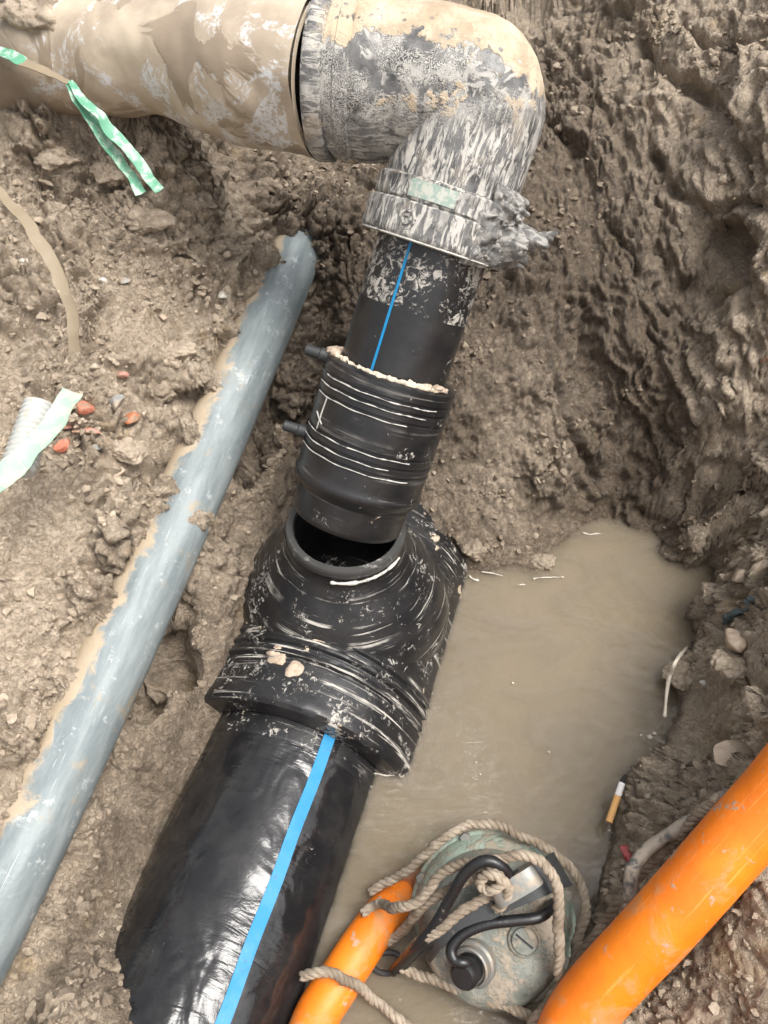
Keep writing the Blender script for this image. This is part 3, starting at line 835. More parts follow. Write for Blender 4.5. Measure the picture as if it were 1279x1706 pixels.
RT = .101                                     # elbow radius
def make_elbow_obj():
    e = thing('pipe_elbow', 'lime-streaked black plastic elbow joining silted pipe to riser', 'pipe elbow', ELB - np.array([0, 0, .12]))
    b0 = ELB + ARM_AX * .040; b1 = ELB - RIS_AX * .040
    st_a = [ELB + ARM_AX * s for s in np.arange(.228, .040, -.006)]
    t = np.linspace(0, 1, 44)[:, None]
    arc = (1 - t) ** 2 * b0 + 2 * t * (1 - t) * ELB + t ** 2 * b1
    st_b = [ELB - RIS_AX * s for s in np.arange(.046, S_END, .006)]
    path = np.vstack([st_a, arc, st_b])
    n = 96
    m = len(path)
    S = np.r_[0, np.cumsum(np.linalg.norm(np.diff(path, axis=0), axis=1))]
    rad = np.full(m, RT)
    na = len(st_a)
    sa = np.arange(m)
    rad = rad + .005 * sstep(20, 13, sa)                     # socket of the level arm
    for q in (4, 9):                                                 # grooves in the socket
        rad = rad - .0035 * np.exp(-((sa - q) / .8) ** 2)
    rad = rad - .004 * sstep(na - 6, na + 6, sa)
    V, F, tc = tube_data(path, rad, n, cap=False)
    ctr = np.repeat(path, n, 0)
    outw = unit(-(ARM_AX - RIS_AX))                                  # towards the outside of the bend
    nrm = (V - ctr) / np.linalg.norm(V - ctr, axis=1)[:, None]
    lens = -unit(ELB - np.array([-.1, -.1, 1.6]))
    upc = unit(np.array([.0, .55, .85]))
    crown = np.clip(nrm @ upc * .62 + nrm @ outw * .34 + .12, 0, 1)
    leg = sstep(.02, -.05, (V - ELB) @ unit(RIS_AX * .9 + ARM_AX * .35) + .03)
    V = V + nrm * (fbm(V * 40, 4, 61) * .0026)[:, None]
    mesh_obj('elbow_body', V, F, M_ELBOW, e, attrs={'tc': tc, 'leg': leg, 'crown': crown})
    at = lambda s: ELB - RIS_AX * s
    # lower socket: a wider collar with a rolled lip
    x, y = perp(RIS_AX)
    V, F, tc = lathe_data(at(S_SOCK), -RIS_AX, dense([(0, RT - .004), (.004, RT + .004), (.030, RT + .005), (.033, RT + .002), (.036, RT + .008), (S_END - S_SOCK - .005, RT + .010), (S_END - S_SOCK, RT + .006), (S_END - S_SOCK, .088)], .005), n)
    nr = V - (at(S_SOCK) + np.outer((V - at(S_SOCK)) @ -RIS_AX, -RIS_AX)); nr /= np.linalg.norm(nr, axis=1)[:, None]
    V = V + nr * (fbm(V * 45, 4, 62) * .002)[:, None]
    mesh_obj('lower_socket', V, F, M_ELBOW, e, sharp=50, attrs={'tc': tc, 'leg': np.ones(len(V)), 'crown': np.zeros(len(V))})
    V, F, tc = lathe_data(at(S_END - .001), -RIS_AX, [(0, RT + .007), (.0018, RT + .0095), (.0034, RT + .006), (.0034, .09)], n)
    mesh_obj('socket_lip', V, F, M_LIMEM, e, sharp=50, attrs={'tc': tc})
    # upper socket: end ring and the dark band
    V, F, tc = lathe_data(ELB + ARM_AX * .205, ARM_AX, dense([(0, RT + .003), (.003, RT + .009), (.022, RT + .010), (.027, RT + .006), (.027, .09)], .005), n)
    mesh_obj('upper_socket_ring', V, F, M_ELBOW, e, sharp=50, attrs={'tc': tc, 'leg': np.full(len(V), .8), 'crown': np.clip(((V - ELB - ARM_AX * .21) @ upc) * 4.5 - .12, 0, 1)})
    V, F, tc = lathe_data(ELB + ARM_AX * .168, ARM_AX, dense([(0, RT + .003), (.003, RT + .008), (.020, RT + .008), (.023, RT + .003)], .005), n)
    mesh_obj('upper_socket_ring', V, F, M_ELBOW, e, sharp=50, attrs={'tc': tc, 'leg': np.zeros(len(V)), 'crown': np.clip(((V - ELB) @ upc) * 4.5 + .12, 0, 1)})
    # facing frame of the leg (towards the lens side)
    return e, at
elbow, leg_at = make_elbow_obj()
cam_side = CP - leg_at(S_LIME)
fw = unit(cam_side - RIS_AX * np.dot(cam_side, RIS_AX))          # front of the riser
rt = np.cross(fw, RIS_AX); rt = rt if rt[0] > 0 else -rt         # its right side
def on_riser(s, ang, r):                                        # s down from elbow corner, angle from front to right
    return leg_at(s) + (fw * math.cos(R_(ang)) + rt * math.sin(R_(ang))) * r
def patch_on_riser(s0, s1, a0, a1, r, th=.002, n=10):
    V, F = [], []
    for k, rr in enumerate((r, r + th)):
        for s in (s0, s1):
            for a in np.linspace(a0, a1, n):
                V.append(on_riser(s, a, rr))
    g = lambda k, i, q: k * 2 * n + i * n + q
    for q in range(n - 1):
        F.append([g(1, 0, q), g(1, 0, q + 1), g(1, 1, q + 1), g(1, 1, q)])
        F.append([g(0, 0, q), g(1, 0, q), g(1, 1, q), g(0, 1, q)] if q == 0 else [g(0, 0, q), g(0, 0, q + 1), g(1, 0, q + 1), g(1, 0, q)])
        F.append([g(0, 1, q), g(1, 1, q), g(1, 1, q + 1), g(0, 1, q + 1)])
    F.append([g(0, 0, 0), g(0, 0, 1), g(1, 0, 1), g(1, 0, 0)])
    F.append([g(0, 0, n - 1), g(0, 1, n - 1), g(1, 1, n - 1), g(1, 0, n - 1)])
    return np.array(V), F
V, F = patch_on_riser(S_SOCK + .006, S_SOCK + .028, -30, 6, RT + .0045)
mesh_obj('name_plate', V, F, M_LABEL, elbow, smooth=False)
V, F, tc = lathe_data(on_riser(S_SOCK + .058, -24, RT + .006), fw * math.cos(R_(-24)) + rt * math.sin(R_(-24)), [(0, .013), (.004, .013), (.0045, .0105), (.002, .010), (.002, .0075), (.005, .007), (.005, .0045), (.001, .004), (.001, 0.0005)], 28)
mesh_obj('fusion_indicator', V, F, M_ELBOW, elbow, sharp=30, attrs={'tc': tc, 'leg': np.ones(len(V)), 'crown': np.zeros(len(V))})

# torn wrapping bunched at the right of the socket
def torn_wrap():
    w = thing('torn_wrapping', 'crumpled grey-white plastic wrapping bunched beside elbow socket', 'plastic wrap', on_riser(S_END, 70, RT))
    tip = PD(931, 384, 1.05)
    for nm, s0, s1, a0, a1, tp, wa, ws, k in (('bunched_film', S_SOCK + .012, S_END + .010, 22, 112, tip, 26, .032, 71), ('torn_edge', S_SOCK - .022, S_SOCK + .045, 34, 96, PD(872, 345, 1.04), 22, .020, 75)):
        ns, na = 46, 90
        top, bot = [], []
        for i in range(ns):
            for q in range(na):
                f = i / (ns - 1); h = q / (na - 1)
                a = a0 + (a1 - a0) * h; s = s0 + (s1 - s0) * f
                edge = min(1, h / .14, (1 - h) / .10) * min(1, f / .12, (1 - f) / .10)
                p = on_riser(s, a, RT + .006)
                am = (a - (a0 + a1) * .56) / wa; sm = (f - .52) * (s1 - s0) / ws
                pull = math.exp(-(abs(am) ** 1.3) * 1.1 - sm * sm * 1.0)
                top.append(p * (1 - pull * .93) + tp * pull * .93); bot.append(edge)
        V = np.array(top); ed = np.array(bot)
        cr = np.abs(fbm(V * 34 + k, 3, k, .55)); cr2 = np.abs(fbm(V * 80 + k, 3, k + 1, .55))
        out = V - (leg_at(0) + np.outer((V - leg_at(0)) @ -RIS_AX, -RIS_AX)); out /= np.linalg.norm(out, axis=1)[:, None]
        V = V + out * ((cr * .034 + cr2 * .012 - .004) * ed - .004 * (1 - ed))[:, None] + RIS_AX * (fbm(V * 40, 3, k + 2) * .012 * ed)[:, None]
        W = V - out * .003
        n = len(V); F = []
        for i in range(ns - 1):
            for q in range(na - 1):
                c = i * na + q
                F.append([c, c + 1, c + na + 1, c + na]); F.append([n + c + na, n + c + na + 1, n + c + 1, n + c])
        for q in range(na - 1):
            F.append([q + 1, q, n + q, n + q + 1]); c = (ns - 1) * na + q; F.append([c, c + 1, n + c + 1, n + c])
        for i in range(ns - 1):
            c = i * na; F.append([c, c + na, n + c + na, n + c]); c += na - 1; F.append([c + na, c, n + c, n + c + na])
        VV = np.vstack([V, W])
        mesh_obj(nm, VV, F, M_WRAP, w, sharp=35)
torn_wrap()

RL = np.linalg.norm(ELB - RIS_B)              # length down to the cut end
RP = .084                                     # riser radius
def make_riser():
    r = thing('riser_pipe', 'black riser pipe with thin blue stripe below elbow', 'pipe', RIS_B)
    s_cut = S_LIME
    V, F, tc = lathe_data(leg_at(S_END - .04), -RIS_AX, dense([(0, RP), (s_cut - S_END + .04, RP)], .006), 96)
    mesh_obj('limed_length', V, F, M_RISER_UP, r, attrs={'tc': tc})
    V, F, tc = lathe_data(leg_at(s_cut), -RIS_AX, dense([(0, RP + .0004), (.22, RP)], .006), 96)
    mesh_obj('clean_length', V, F, M_RISER, r, attrs={'tc': tc})
    V, F = patch_on_riser(S_END, S_TOP + .01, -22.6, -20.0, RP, .0012, 4)
    mesh_obj('blue_stripe', V, F, M_BLUE, r, smooth=False)
    return r
make_riser()
def make_coupler():
    c = thing('fusion_coupler', 'black ringed fusion coupler clamped round riser above tee', 'coupler', leg_at(S_TOP + .1))
    Lc = RL - S_TOP                           # down to the end of the spigot
    R0 = .1045
    prof = [(0, RP + .001), (.001, R0 - .006), (.005, R0)]
    for k, s in enumerate((.026, .040, .056, .112, .128, .143)):
        prof += [(s - .003, R0), (s - .0015, R0 - .0022), (s + .0005, R0 - .0022), (s + .002, R0 + .0008), (s + .004, R0 + .0008), (s + .005, R0)]
    sl = S_BULGE - S_TOP - .012
    prof += [(sl, R0), (sl + .010, R0 + .003), (sl + .020, R0), (sl + .030, R0 - .008), (sl + .034, R0 - .010)]
    V, F, tc = lathe_data(leg_at(S_TOP), -RIS_AX, dense(prof, .005), 96)
    mesh_obj('sleeve', V, F, M_COUP, c, sharp=35, attrs={'tc': tc})
    e0 = sl + .030
    prof = [(e0, R0 - .010), (Lc - .004, R0 - .012), (Lc, R0 - .015), (Lc - .002, R0 - .026), (e0, R0 - .027)]
    V, F, tc = lathe_data(leg_at(S_TOP), -RIS_AX, dense(prof, .005), 96)
    mesh_obj('spigot', V, F, M_COUP, c, sharp=35, attrs={'tc': tc})
    # chalk lines scratched round the rings
    for k, (s, a0, a1) in enumerate(((.0265, -62, 50), (.0405, -75, 42), (.0565, -70, 25), (.1125, -80, 40), (.1285, -82, 22), (.1435, -78, 45))):
        path = np.array([on_riser(S_TOP + s + .0022 + .0005 * math.sin(a * .21), a, R0 + .0008) for a in np.arange(a0, a1, 1.5)])
        w = .0009 + .0006 * vnoise(np.stack([np.arange(len(path)) * .35, np.full(len(path), k * 3.3), np.zeros(len(path))], 1), 3)
        V, F, tc = tube_data(path, np.clip(w, .0003, .002), 5)
        mesh_obj('chalk_line', V, F, M_LIMEM, c, attrs={'tc': tc})
    for q in ([(.060, -52), (.085, -53.5), (.112, -54)], [(.088, -62), (.094, -56), (.101, -49)]):
        path = spline([on_riser(S_TOP + s, a, R0 + .0006) for s, a in q], 20)
        V, F, tc = tube_data(path, .0013, 5)
        mesh_obj('chalk_mark', V, F, M_LIMEM, c, attrs={'tc': tc})
    # two terminal pins on the left
    for s, a in ((.012, -93), (.137, -88)):
        d = fw * math.cos(R_(a)) + rt * math.sin(R_(a))
        V, F, tc = lathe_data(on_riser(S_TOP + s, a, R0 - .004), d, [(0, .011), (.016, .011), (.018, .009), (.040, .0085), (.042, .0065), (.030, .006), (.030, .0003)], 24)
        mesh_obj('terminal_pin', V, F, M_DARKMET, c, sharp=35, attrs={'tc': tc})
    # grit lying in the upper rim
    V0, F0 = [], []
    path = np.array([on_riser(S_TOP + .0005 * math.sin(a), a, RP + .009) for a in np.arange(-88, 64, 1.0)])
    rr = .0042 + .0045 * fbm(path * 90, 3, 15)
    V, F, tc = tube_data(path, np.clip(rr, .002, .012), 12)
    V = V + np.stack([fbm(V * 130, 3, 16), fbm(V * 130, 3, 26), fbm(V * 130, 3, 36)], 1) * .0045
    mesh_obj('grit_bead', V, F, make_plain('pale_grit', (0.52, 0.45, 0.35), 0.8, dirt=0.1, dcol=MUD_MID, bump=0.9), c, attrs={'tc': tc})
    for k, (a, q) in enumerate(((33, .007), (45, .008), (54, .006), (-80, .009), (-70, .007), (-92, .010))):
        V, F = lump_data(on_riser(S_TOP - .002, a, RP + .012), (q * 1.5, q, q), 40 + k, 3, .7, .8, facet=.8)
        mesh_obj('grit_lump', V, F, M_TAN, c)
make_coupler()

# ------------------------------------------------------------------ main pipe and branch tee
tee_up = np.array([0, 0, 1.0])
tee_rt = np.cross(TEE_AX, tee_up)
def tee_pt(s, ang, r):                        # s along the axis from the tee's middle, angle from the top to the right
    return TEE_C + TEE_AX * s + (tee_up * math.cos(R_(ang)) + tee_rt * math.sin(R_(ang))) * r
R_MAIN, R_TEE = .158, .206
TEE_N = -.205                                 # near end of the tee body
def make_main():
    m = thing('main_pipe', 'thick wet black water main with broad blue stripe', 'pipe', TEE_C + TEE_AX * -.4 - np.array([0, 0, R_MAIN]))
    V, F, tc = lathe_data(TEE_C + TEE_AX * -.95, TEE_AX, dense([(0, R_MAIN), (.82, R_MAIN)], .012), 128, xdir=tee_up)
    mesh_obj('pipe_wall', V, F, M_BIG, m, attrs={'tc': tc})
    Vs, Fs = [], []
    n = 60
    for k, rr in enumerate((R_MAIN - .001, R_MAIN + .0014)):
        for s in np.linspace(-.95, -.195, n):
            for a in (23.0, 30.0):
                Vs.append(tee_pt(s, a + .25 * math.sin(s * 40), rr))
    g = lambda k, i, q: k * 2 * n + i * 2 + q
    for i in range(n - 1):
        Fs.append([g(1, i, 0), g(1, i + 1, 0), g(1, i + 1, 1), g(1, i, 1)])
        Fs.append([g(0, i, 0), g(0, i + 1, 0), g(1, i + 1, 0), g(1, i, 0)])
        Fs.append([g(0, i, 1), g(1, i, 1), g(1, i + 1, 1), g(0, i + 1, 1)])
    mesh_obj('blue_stripe', np.array(Vs), Fs, M_BLUE, m, smooth=False)
    # scraped end zone just before the tee
    V, F, tc = lathe_data(TEE_C + TEE_AX * (TEE_N - .035), TEE_AX, dense([(0, R_MAIN - .001), (.001, R_MAIN + .001), (.05, R_MAIN + .001)], .006), 128, xdir=tee_up)
    keep = []
    ang = np.degrees(np.arctan2((V - TEE_C) @ tee_rt, (V - TEE_C) @ tee_up))
    F = [f for f in F if all((ang[i] < 22 or ang[i] > 31) for i in f)]
    mesh_obj('scraped_band', V, F, make_pe('scraped_plastic', .8, .5, 1.0), m, attrs={'tc': tc})
    V, F, tc = lathe_data(TEE_C + TEE_AX * .22, TEE_AX, dense([(0, R_MAIN), (.5, R_MAIN)], .02), 96, xdir=tee_up)
    mesh_obj('pipe_wall', V, F, M_TEE, m, attrs={'tc': tc})
make_main()
LIP = PZ(562, 887, .25)
LIP[:2] = LIP[:2] * .8 + (TEE_C + TEE_AX * ((LIP - TEE_C) @ TEE_AX))[:2] * .2
def make_tee():
    t = thing('branch_tee', 'black ribbed branch tee with open mouth under coupler', 'pipe tee', TEE_C - np.array([0, 0, R_TEE]))
    R = R_TEE
    pr = [(TEE_N + .004, R_MAIN + .002), (TEE_N, R_MAIN + .006), (TEE_N, R - .007), (TEE_N + .006, R - .001), (TEE_N + .012, R)]
    for s in (.085, .108, .130):
        pr += [(TEE_N + s - .006, R), (TEE_N + s - .003, R - .004), (TEE_N + s, R - .004), (TEE_N + s + .003, R + .002), (TEE_N + s + .007, R + .002), (TEE_N + s + .010, R)]
    pr += [(TEE_N + .16, R), (.02, R), (.13, R), (.20, R), (.24, R), (.246, R - .006), (.246, R_MAIN)]
    V, F, tc = lathe_data(TEE_C, TEE_AX, dense(pr, .007), 160, xdir=tee_up)
    ctr = TEE_C + np.outer((V - TEE_C) @ TEE_AX, TEE_AX); nr = (V - ctr) / np.linalg.norm(V - ctr, axis=1)[:, None]
    V = V + nr * (fbm(V * 12, 3, 81) * .003 + fbm(V * 70, 3, 82) * .0008)[:, None]
    mesh_obj('tee_body', V, F, M_TEEB, t, sharp=35, attrs={'tc': tc})
    b = np.array([LIP[0], LIP[1], 0.0])
    zl = LIP[2]
    tilt = unit(np.array([.05, .06, 1.0]))
    pr = [(-.03, .196), (.05, .196), (.085, .188), (.120, .170), (.155, .146), (.190, .118), (.212, .1045), (zl - .022, .099), (zl - .016, .101)]
    V, F, tc = lathe_data(b, tilt, dense(pr, .006), 128)
    nr = V - b; nr[:, 2] = 0; nr /= np.linalg.norm(nr, axis=1)[:, None]
    V = V + nr * (fbm(V * 20, 3, 83) * .003)[:, None]
    mesh_obj('branch_neck', V, F, M_TEE, t, sharp=40, attrs={'tc': tc})
    pr = [(zl - .016, .101), (zl - .004, .1015), (zl, .099), (zl, .089), (zl - .004, .0865)]
    V, F, tc = lathe_data(b, tilt, dense(pr, .004), 128)
    mesh_obj('mouth_lip', V, F, make_plain('lip_plastic', (0.055, 0.054, 0.052), 0.25, dirt=0.42, dcol=(0.55, 0.53, 0.49), scale=22), t, sharp=40, attrs={'tc': tc})
    pr = [(zl - .004, .0865), (-.02, .085), (-.02, .0005)]
    V, F, tc = lathe_data(b, tilt, dense(pr, .02), 96)
    mesh_obj('mouth_inside', V, F, M_INSIDE, t, sharp=40, attrs={'tc': tc})
    # skin of lime peeling off under the mouth
    path = spline([b + tilt * (zl - .018) + .104 * (np.array([math.sin(R_(a)), -math.cos(R_(a)), 0])) for a in range(-12, 62, 6)], 50)
    V, F, tc = tube_data(path, .0028 + .002 * fbm(path * 80, 2, 84), 8)
    mesh_obj('lime_bead', V, F, M_LIMEM, t, attrs={'tc': tc})
    # cakes of mud stuck on the crown
    for k, (s, a, w, l) in enumerate(((-.02, -20, .026, .020), (-.055, -24, .032, .012), (-.052, -38, .020, .009), (-.075, 2, .018, .010), (-.13, -12, .016, .012), (-.14, -3, .016, .015), (-.115, -16, .012, .012), (-.01, -27, .014, .010))):
        V, F = lump_data((0, 0, 0), (1, 1, 1), 90 + k, 3, .5, 1)
        o = tee_pt(s, a, R - .002); up = unit(o - TEE_C - TEE_AX * s); sx = np.cross(up, TEE_AX)
        V = o + np.outer(V[:, 0] * w, sx) + np.outer(V[:, 1] * l, TEE_AX) + np.outer(V[:, 2] * .004, up)
        mesh_obj('mud_cake', V, F, M_TAN, t)
make_tee()

# ------------------------------------------------------------------ grey conduit half buried on the shelf
pth = resample(spline(CON, 200), .008)
V, F, tc = tube_data(pth, .054, 56, up=(0, 0, 1))
ctr = np.repeat(pth, 56, 0); nr = (V - ctr) / .054
mesh = mesh_obj('conduit_pipe', V, F, M_COND, loc=pth[len(pth) // 2] - np.array([0, 0, .05]), sharp=60, attrs={'tc': tc, 'wet': np.clip(-nr[:, 0] * .80 + .40 + nr[:, 2] * .15, 0, 1)})
tag(mesh, 'blue-grey galvanised pipe half buried in the crumbly mud shelf', 'pipe')

# ------------------------------------------------------------------ orange hose
HP = [PZ(735, 1455, -.06), PZ(675, 1490, -.03), PZ(618, 1555, .005), PZ(568, 1630, .012), PZ(518, 1716, .02), np.array([-.118, .02, .05]), np.array([-.06, -.10, .09]), np.array([.07, -.12, .11]), np.array([.19, .02, .12]),
      PD(958, 1706, .955), PD(1115, 1525, .925), PD(1279, 1340, .90), PD(1430, 1180, .86), np.array([.66, .42, .45]), np.array([.95, .6, .62])]
hpath = resample(spline(HP, 300), .008)
V, F, tc = tube_data(hpath, HOSE_R - .009 * sstep(.9, .4, np.cumsum(np.full(len(hpath), .008))), 40)
ctr = np.repeat(hpath, 40, 0)
V = V + (V - ctr) * (fbm(V * 6, 2, 19) * .03)[:, None]
tag(mesh_obj('orange_hose', V, F, M_HOSE, loc=PD(1115, 1525, .855) - np.array([0, 0, HOSE_R]), attrs={'tc': tc}), 'orange drain hose from the pump curving over the near mud bank', 'hose')

# ------------------------------------------------------------------ pump
PA = unit([-.14, -.42, .88])                  # pump axis, towards its cap
PC = PZ(818, 1560, .095)                      # middle of the cap face
pup = unit(np.array([0, 1.0, 0]) - PA * PA[1]); prt = np.cross(pup, PA)
prt = prt if prt[0] > 0 else -prt
def pump_pt(x, y, h): return PC + prt * x + pup * y + PA * h
def pump_px(u, v, h):                         # the point of the plane h above the cap face behind a picture point
    r = ray(u, v); o = PC + PA * h
    t = np.dot(o - CP, PA) / np.dot(r, PA)
    return CP + r * t
def make_pump():
    t = thing('drain_pump', 'pale green submersible pump tied with rope in the pool', 'pump', PC - PA * .30)
    V, F, tc = lathe_data(PC - PA * .30, PA, dense([(0, .02), (.0, .085), (.015, .095), (.03, .104), (.19, .110), (.192, .118), (.205, .120), (.208, .115), (.225, .110), (.24, .100), (.245, .096)], .01), 72)
    mesh_obj('motor_housing', V, F, M_PUMPG, t, sharp=35, attrs={'tc': tc})
    V, F, tc = lathe_data(PC - PA * .062, PA, dense([(0, .085), (.001, .099), (.010, .101), (.030, .099), (.048, .094), (.057, .086), (.062, .071), (.063, .0005)], .008), 72)
    mesh_obj('end_cap', V, F, M_PUMPC, t, sharp=45, attrs={'tc': tc})
    # filler plug with a screwdriver slot
    c = pump_px(873, 1566, .002)
    V, F, tc = lathe_data(c, PA, [(-.004, .0215), (.003, .021), (.004, .019), (.002, .0175), (.002, .0165), (.006, .016), (.0065, .0145), (.0065, .0003)], 36)
    pl = mesh_obj('filler_plug', V, F, M_PUMPC, t, sharp=35, attrs={'tc': tc})
    sl_d = unit(prt * .75 + pup * -.66); sw = np.cross(PA, sl_d)
    q = [c + PA * h + sl_d * a * .0135 + sw * b * .0014 for h in (.0060, .0070) for a in (-1, 1) for b in (-1, 1)]
    mesh_obj('slot', np.array(q), [[4, 5, 7, 6], [0, 1, 5, 4], [2, 6, 7, 3], [0, 4, 6, 2], [1, 3, 7, 5]], M_BLACK, pl, smooth=False)
    # cable gland
    c = pump_px(785, 1608, .004)
    gd = unit(PA + prt * -.35 + pup * -.15)
    V, F, tc = lathe_data(c - gd * .012, gd, [(0, .031), (.010, .031), (.013, .028), (.013, .026), (.020, .0255), (.022, .0235), (.017, .022), (.017, .018), (.028, .017), (.030, .0145), (.030, .0003)], 40)
    gl = mesh_obj('cable_gland', V, F, M_STEEL, t, sharp=35, attrs={'tc': tc})
    V, F, tc = lathe_data(c + gd * .006, gd, [(0, .019), (.024, .0185), (.030, .0145), (.030, .0003)], 32)
    mesh_obj('rubber_bush', V, F, M_BLACK, gl, sharp=35, attrs={'tc': tc})
    # bolts round the flange
    for k in range(8):
        a = R_(k * 45 + 14)
        c = PC - PA * .094 + (prt * math.cos(a) + pup * math.sin(a)) * .1135
        V, F, tc = lathe_data(c, PA, [(0, .009), (.009, .009), (.010, .008), (.010, .0003)], 6)
        mesh_obj('bolt', V, F, M_STEEL, t, smooth=False, attrs={'tc': tc})
    # carrying handle: a bent flat bar over the cap
    a0 = pump_px(712, 1592, .004); a1 = pump_px(735, 1560, .030); a2 = pump_px(820, 1505, .036); a3 = pump_px(905, 1462, .034); a4 = pump_px(935, 1448, -.01)
    path = resample(spline([a0, a1, a2, a3, a4], 80), .004)
    T, X, Y = frames(path)
    wd = unit(np.cross(PA, a3 - a1))
    V, F = [], []
    for i, p in enumerate(path):
        up = unit(np.cross(T[i], wd))
        for sx, sy in ((-1, -1), (1, -1), (1, 1), (-1, 1)):
            V.append(p + wd * sx * (.009 + .015 * i / len(path)) + up * sy * .003)  # bar widens rightwards so its dark colour stands for the shaded gap there
    for i in range(len(path) - 1):
        for q in range(4):
            F.append([i * 4 + q, i * 4 + (q + 1) % 4, i * 4 + 4 + (q + 1) % 4, i * 4 + 4 + q])
    F += [[3, 2, 1, 0], [len(V) - 4 + q for q in range(4)]]
    mesh_obj('handle', np.array(V), F, M_DARKMET, t, sharp=30)
    # eye bracket standing on the handle, where the rope is tied
    o = pump_px(858, 1474, .052); ex = unit(a3 - a1)
    V, F = [], []
    n = 24
    for sy in (-1, 1):
        for i in range(n):
            a = 2 * math.pi * i / n
            ca, sa = math.cos(a), math.sin(a)
            V.append(o + ex * (abs(ca) ** .6 * math.copysign(.034, ca)) + PA * (abs(sa) ** .6 * math.copysign(.020, sa)) + wd * sy * .013)
            V.append(o + ex * ca * .014 + PA * sa * .011 + wd * sy * .013)
    g = lambda k, i, q: k * 2 * n + (i % n) * 2 + q
    for i in range(n):
        F.append([g(0, i, 0), g(0, i + 1, 0), g(0, i + 1, 1), g(0, i, 1)])
        F.append([g(1, i, 0), g(1, i, 1), g(1, i + 1, 1), g(1, i + 1, 0)])
        F.append([g(0, i, 0), g(1, i, 0), g(1, i + 1, 0), g(0, i + 1, 0)])
        F.append([g(0, i, 1), g(0, i + 1, 1), g(1, i + 1, 1), g(1, i, 1)])
    mesh_obj('eye_bracket', np.array(V), F, M_STEEL, t, sharp=40)
    # discharge outlet on the left, into the hose
    o = PC - PA * .16
    d = unit(HP[0] - o)
    V, F, tc = lathe_data(o, d, [(0, .050), (.12, .048), (.12, .056), (.14, .056), (.14, .040), (.17, .040), (.17, .001)], 36)
    mesh_obj('outlet', V, F, M_PUMPG, t, sharp=35, attrs={'tc': tc})
    # cables
    def cable(pts, r=.0074):
        path = resample(spline(pts, 120), .004)
        V, F, tc = tube_data(path, r, 14)
        return mesh_obj('power_cable', V, F, M_CABLE, t, attrs={'tc': tc})
    cable([pump_px(655, 1618, -.03), pump_px(690, 1582, .025), pump_px(722, 1545, .045), pump_px(748, 1500, .060), pump_px(775, 1455, .075), pump_px(808, 1434, .082), pump_px(838, 1446, .075), pump_px(856, 1474, .05), pump_px(862, 1490, .02)])
    cable([pump_px(795, 1605, .012), pump_px(775, 1604, .035), pump_px(757, 1600, .036), pump_px(752, 1580, .034), pump_px(772, 1556, .034), pump_px(810, 1540, .034), pump_px(855, 1534, .032), pump_px(890, 1530, .030), pump_px(908, 1522, .022), pump_px(922, 1505, .0)])
    cable([pump_px(664, 1612, -.02), pump_px(700, 1580, .010), pump_px(735, 1558, .020), pump_px(775, 1528, .018), pump_px(830, 1512, .014)], .009)
    return t
make_pump()

# ------------------------------------------------------------------ rope
def rope_run(path, r=.0066, pitch=.030):
    path = resample(path, .0022)
    path = path + np.stack([fbm(path * 30, 2, 5), fbm(path * 30, 2, 6), fbm(path * 30, 2, 7)], 1) * .004
    T, X, Y = frames(path)
    S = np.r_[0, np.cumsum(np.linalg.norm(np.diff(path, axis=0), axis=1))]
    Vs, Fs, Ts, off = [], [], [], 0
    for k in range(3):
        a = S / pitch * 2 * math.pi + k * 2 * math.pi / 3
        c = path + (X * np.cos(a)[:, None] + Y * np.sin(a)[:, None]) * (r * .50)
        rad = r * .60 * (1 + .30 * fbm(np.stack([S * 120, np.full(len(S), k * 5.0), S * 0], 1), 2, 8 + k))
        V, F, tc = tube_data(c, rad, 9)
        Vs.append(V); Ts.append(tc); Fs += [[q + off for q in f] for f in F]; off += len(V)
    # loose fibres
    rr = random.Random(int(len(path)))
    for _ in range(len(path) // 3):
        i = rr.randrange(len(path)); a = rr.uniform(0, 6.283)
        d = X[i] * math.cos(a) + Y[i] * math.sin(a)
        b = path[i] + d * r * .9; e = b + d * rr.uniform(.002, .006) + T[i] * rr.uniform(-.008, .008); w = np.cross(d, T[i]) * .00045
        Vs.append(np.array([b - w, b + w, e, b + d * .0004])); Ts.append(np.zeros((4, 3)))
        Fs += [[off, off + 1, off + 2], [off, off + 2, off + 3], [off + 1, off + 3, off + 2]]; off += 4
    return np.vstack(Vs), Fs, np.vstack(Ts)
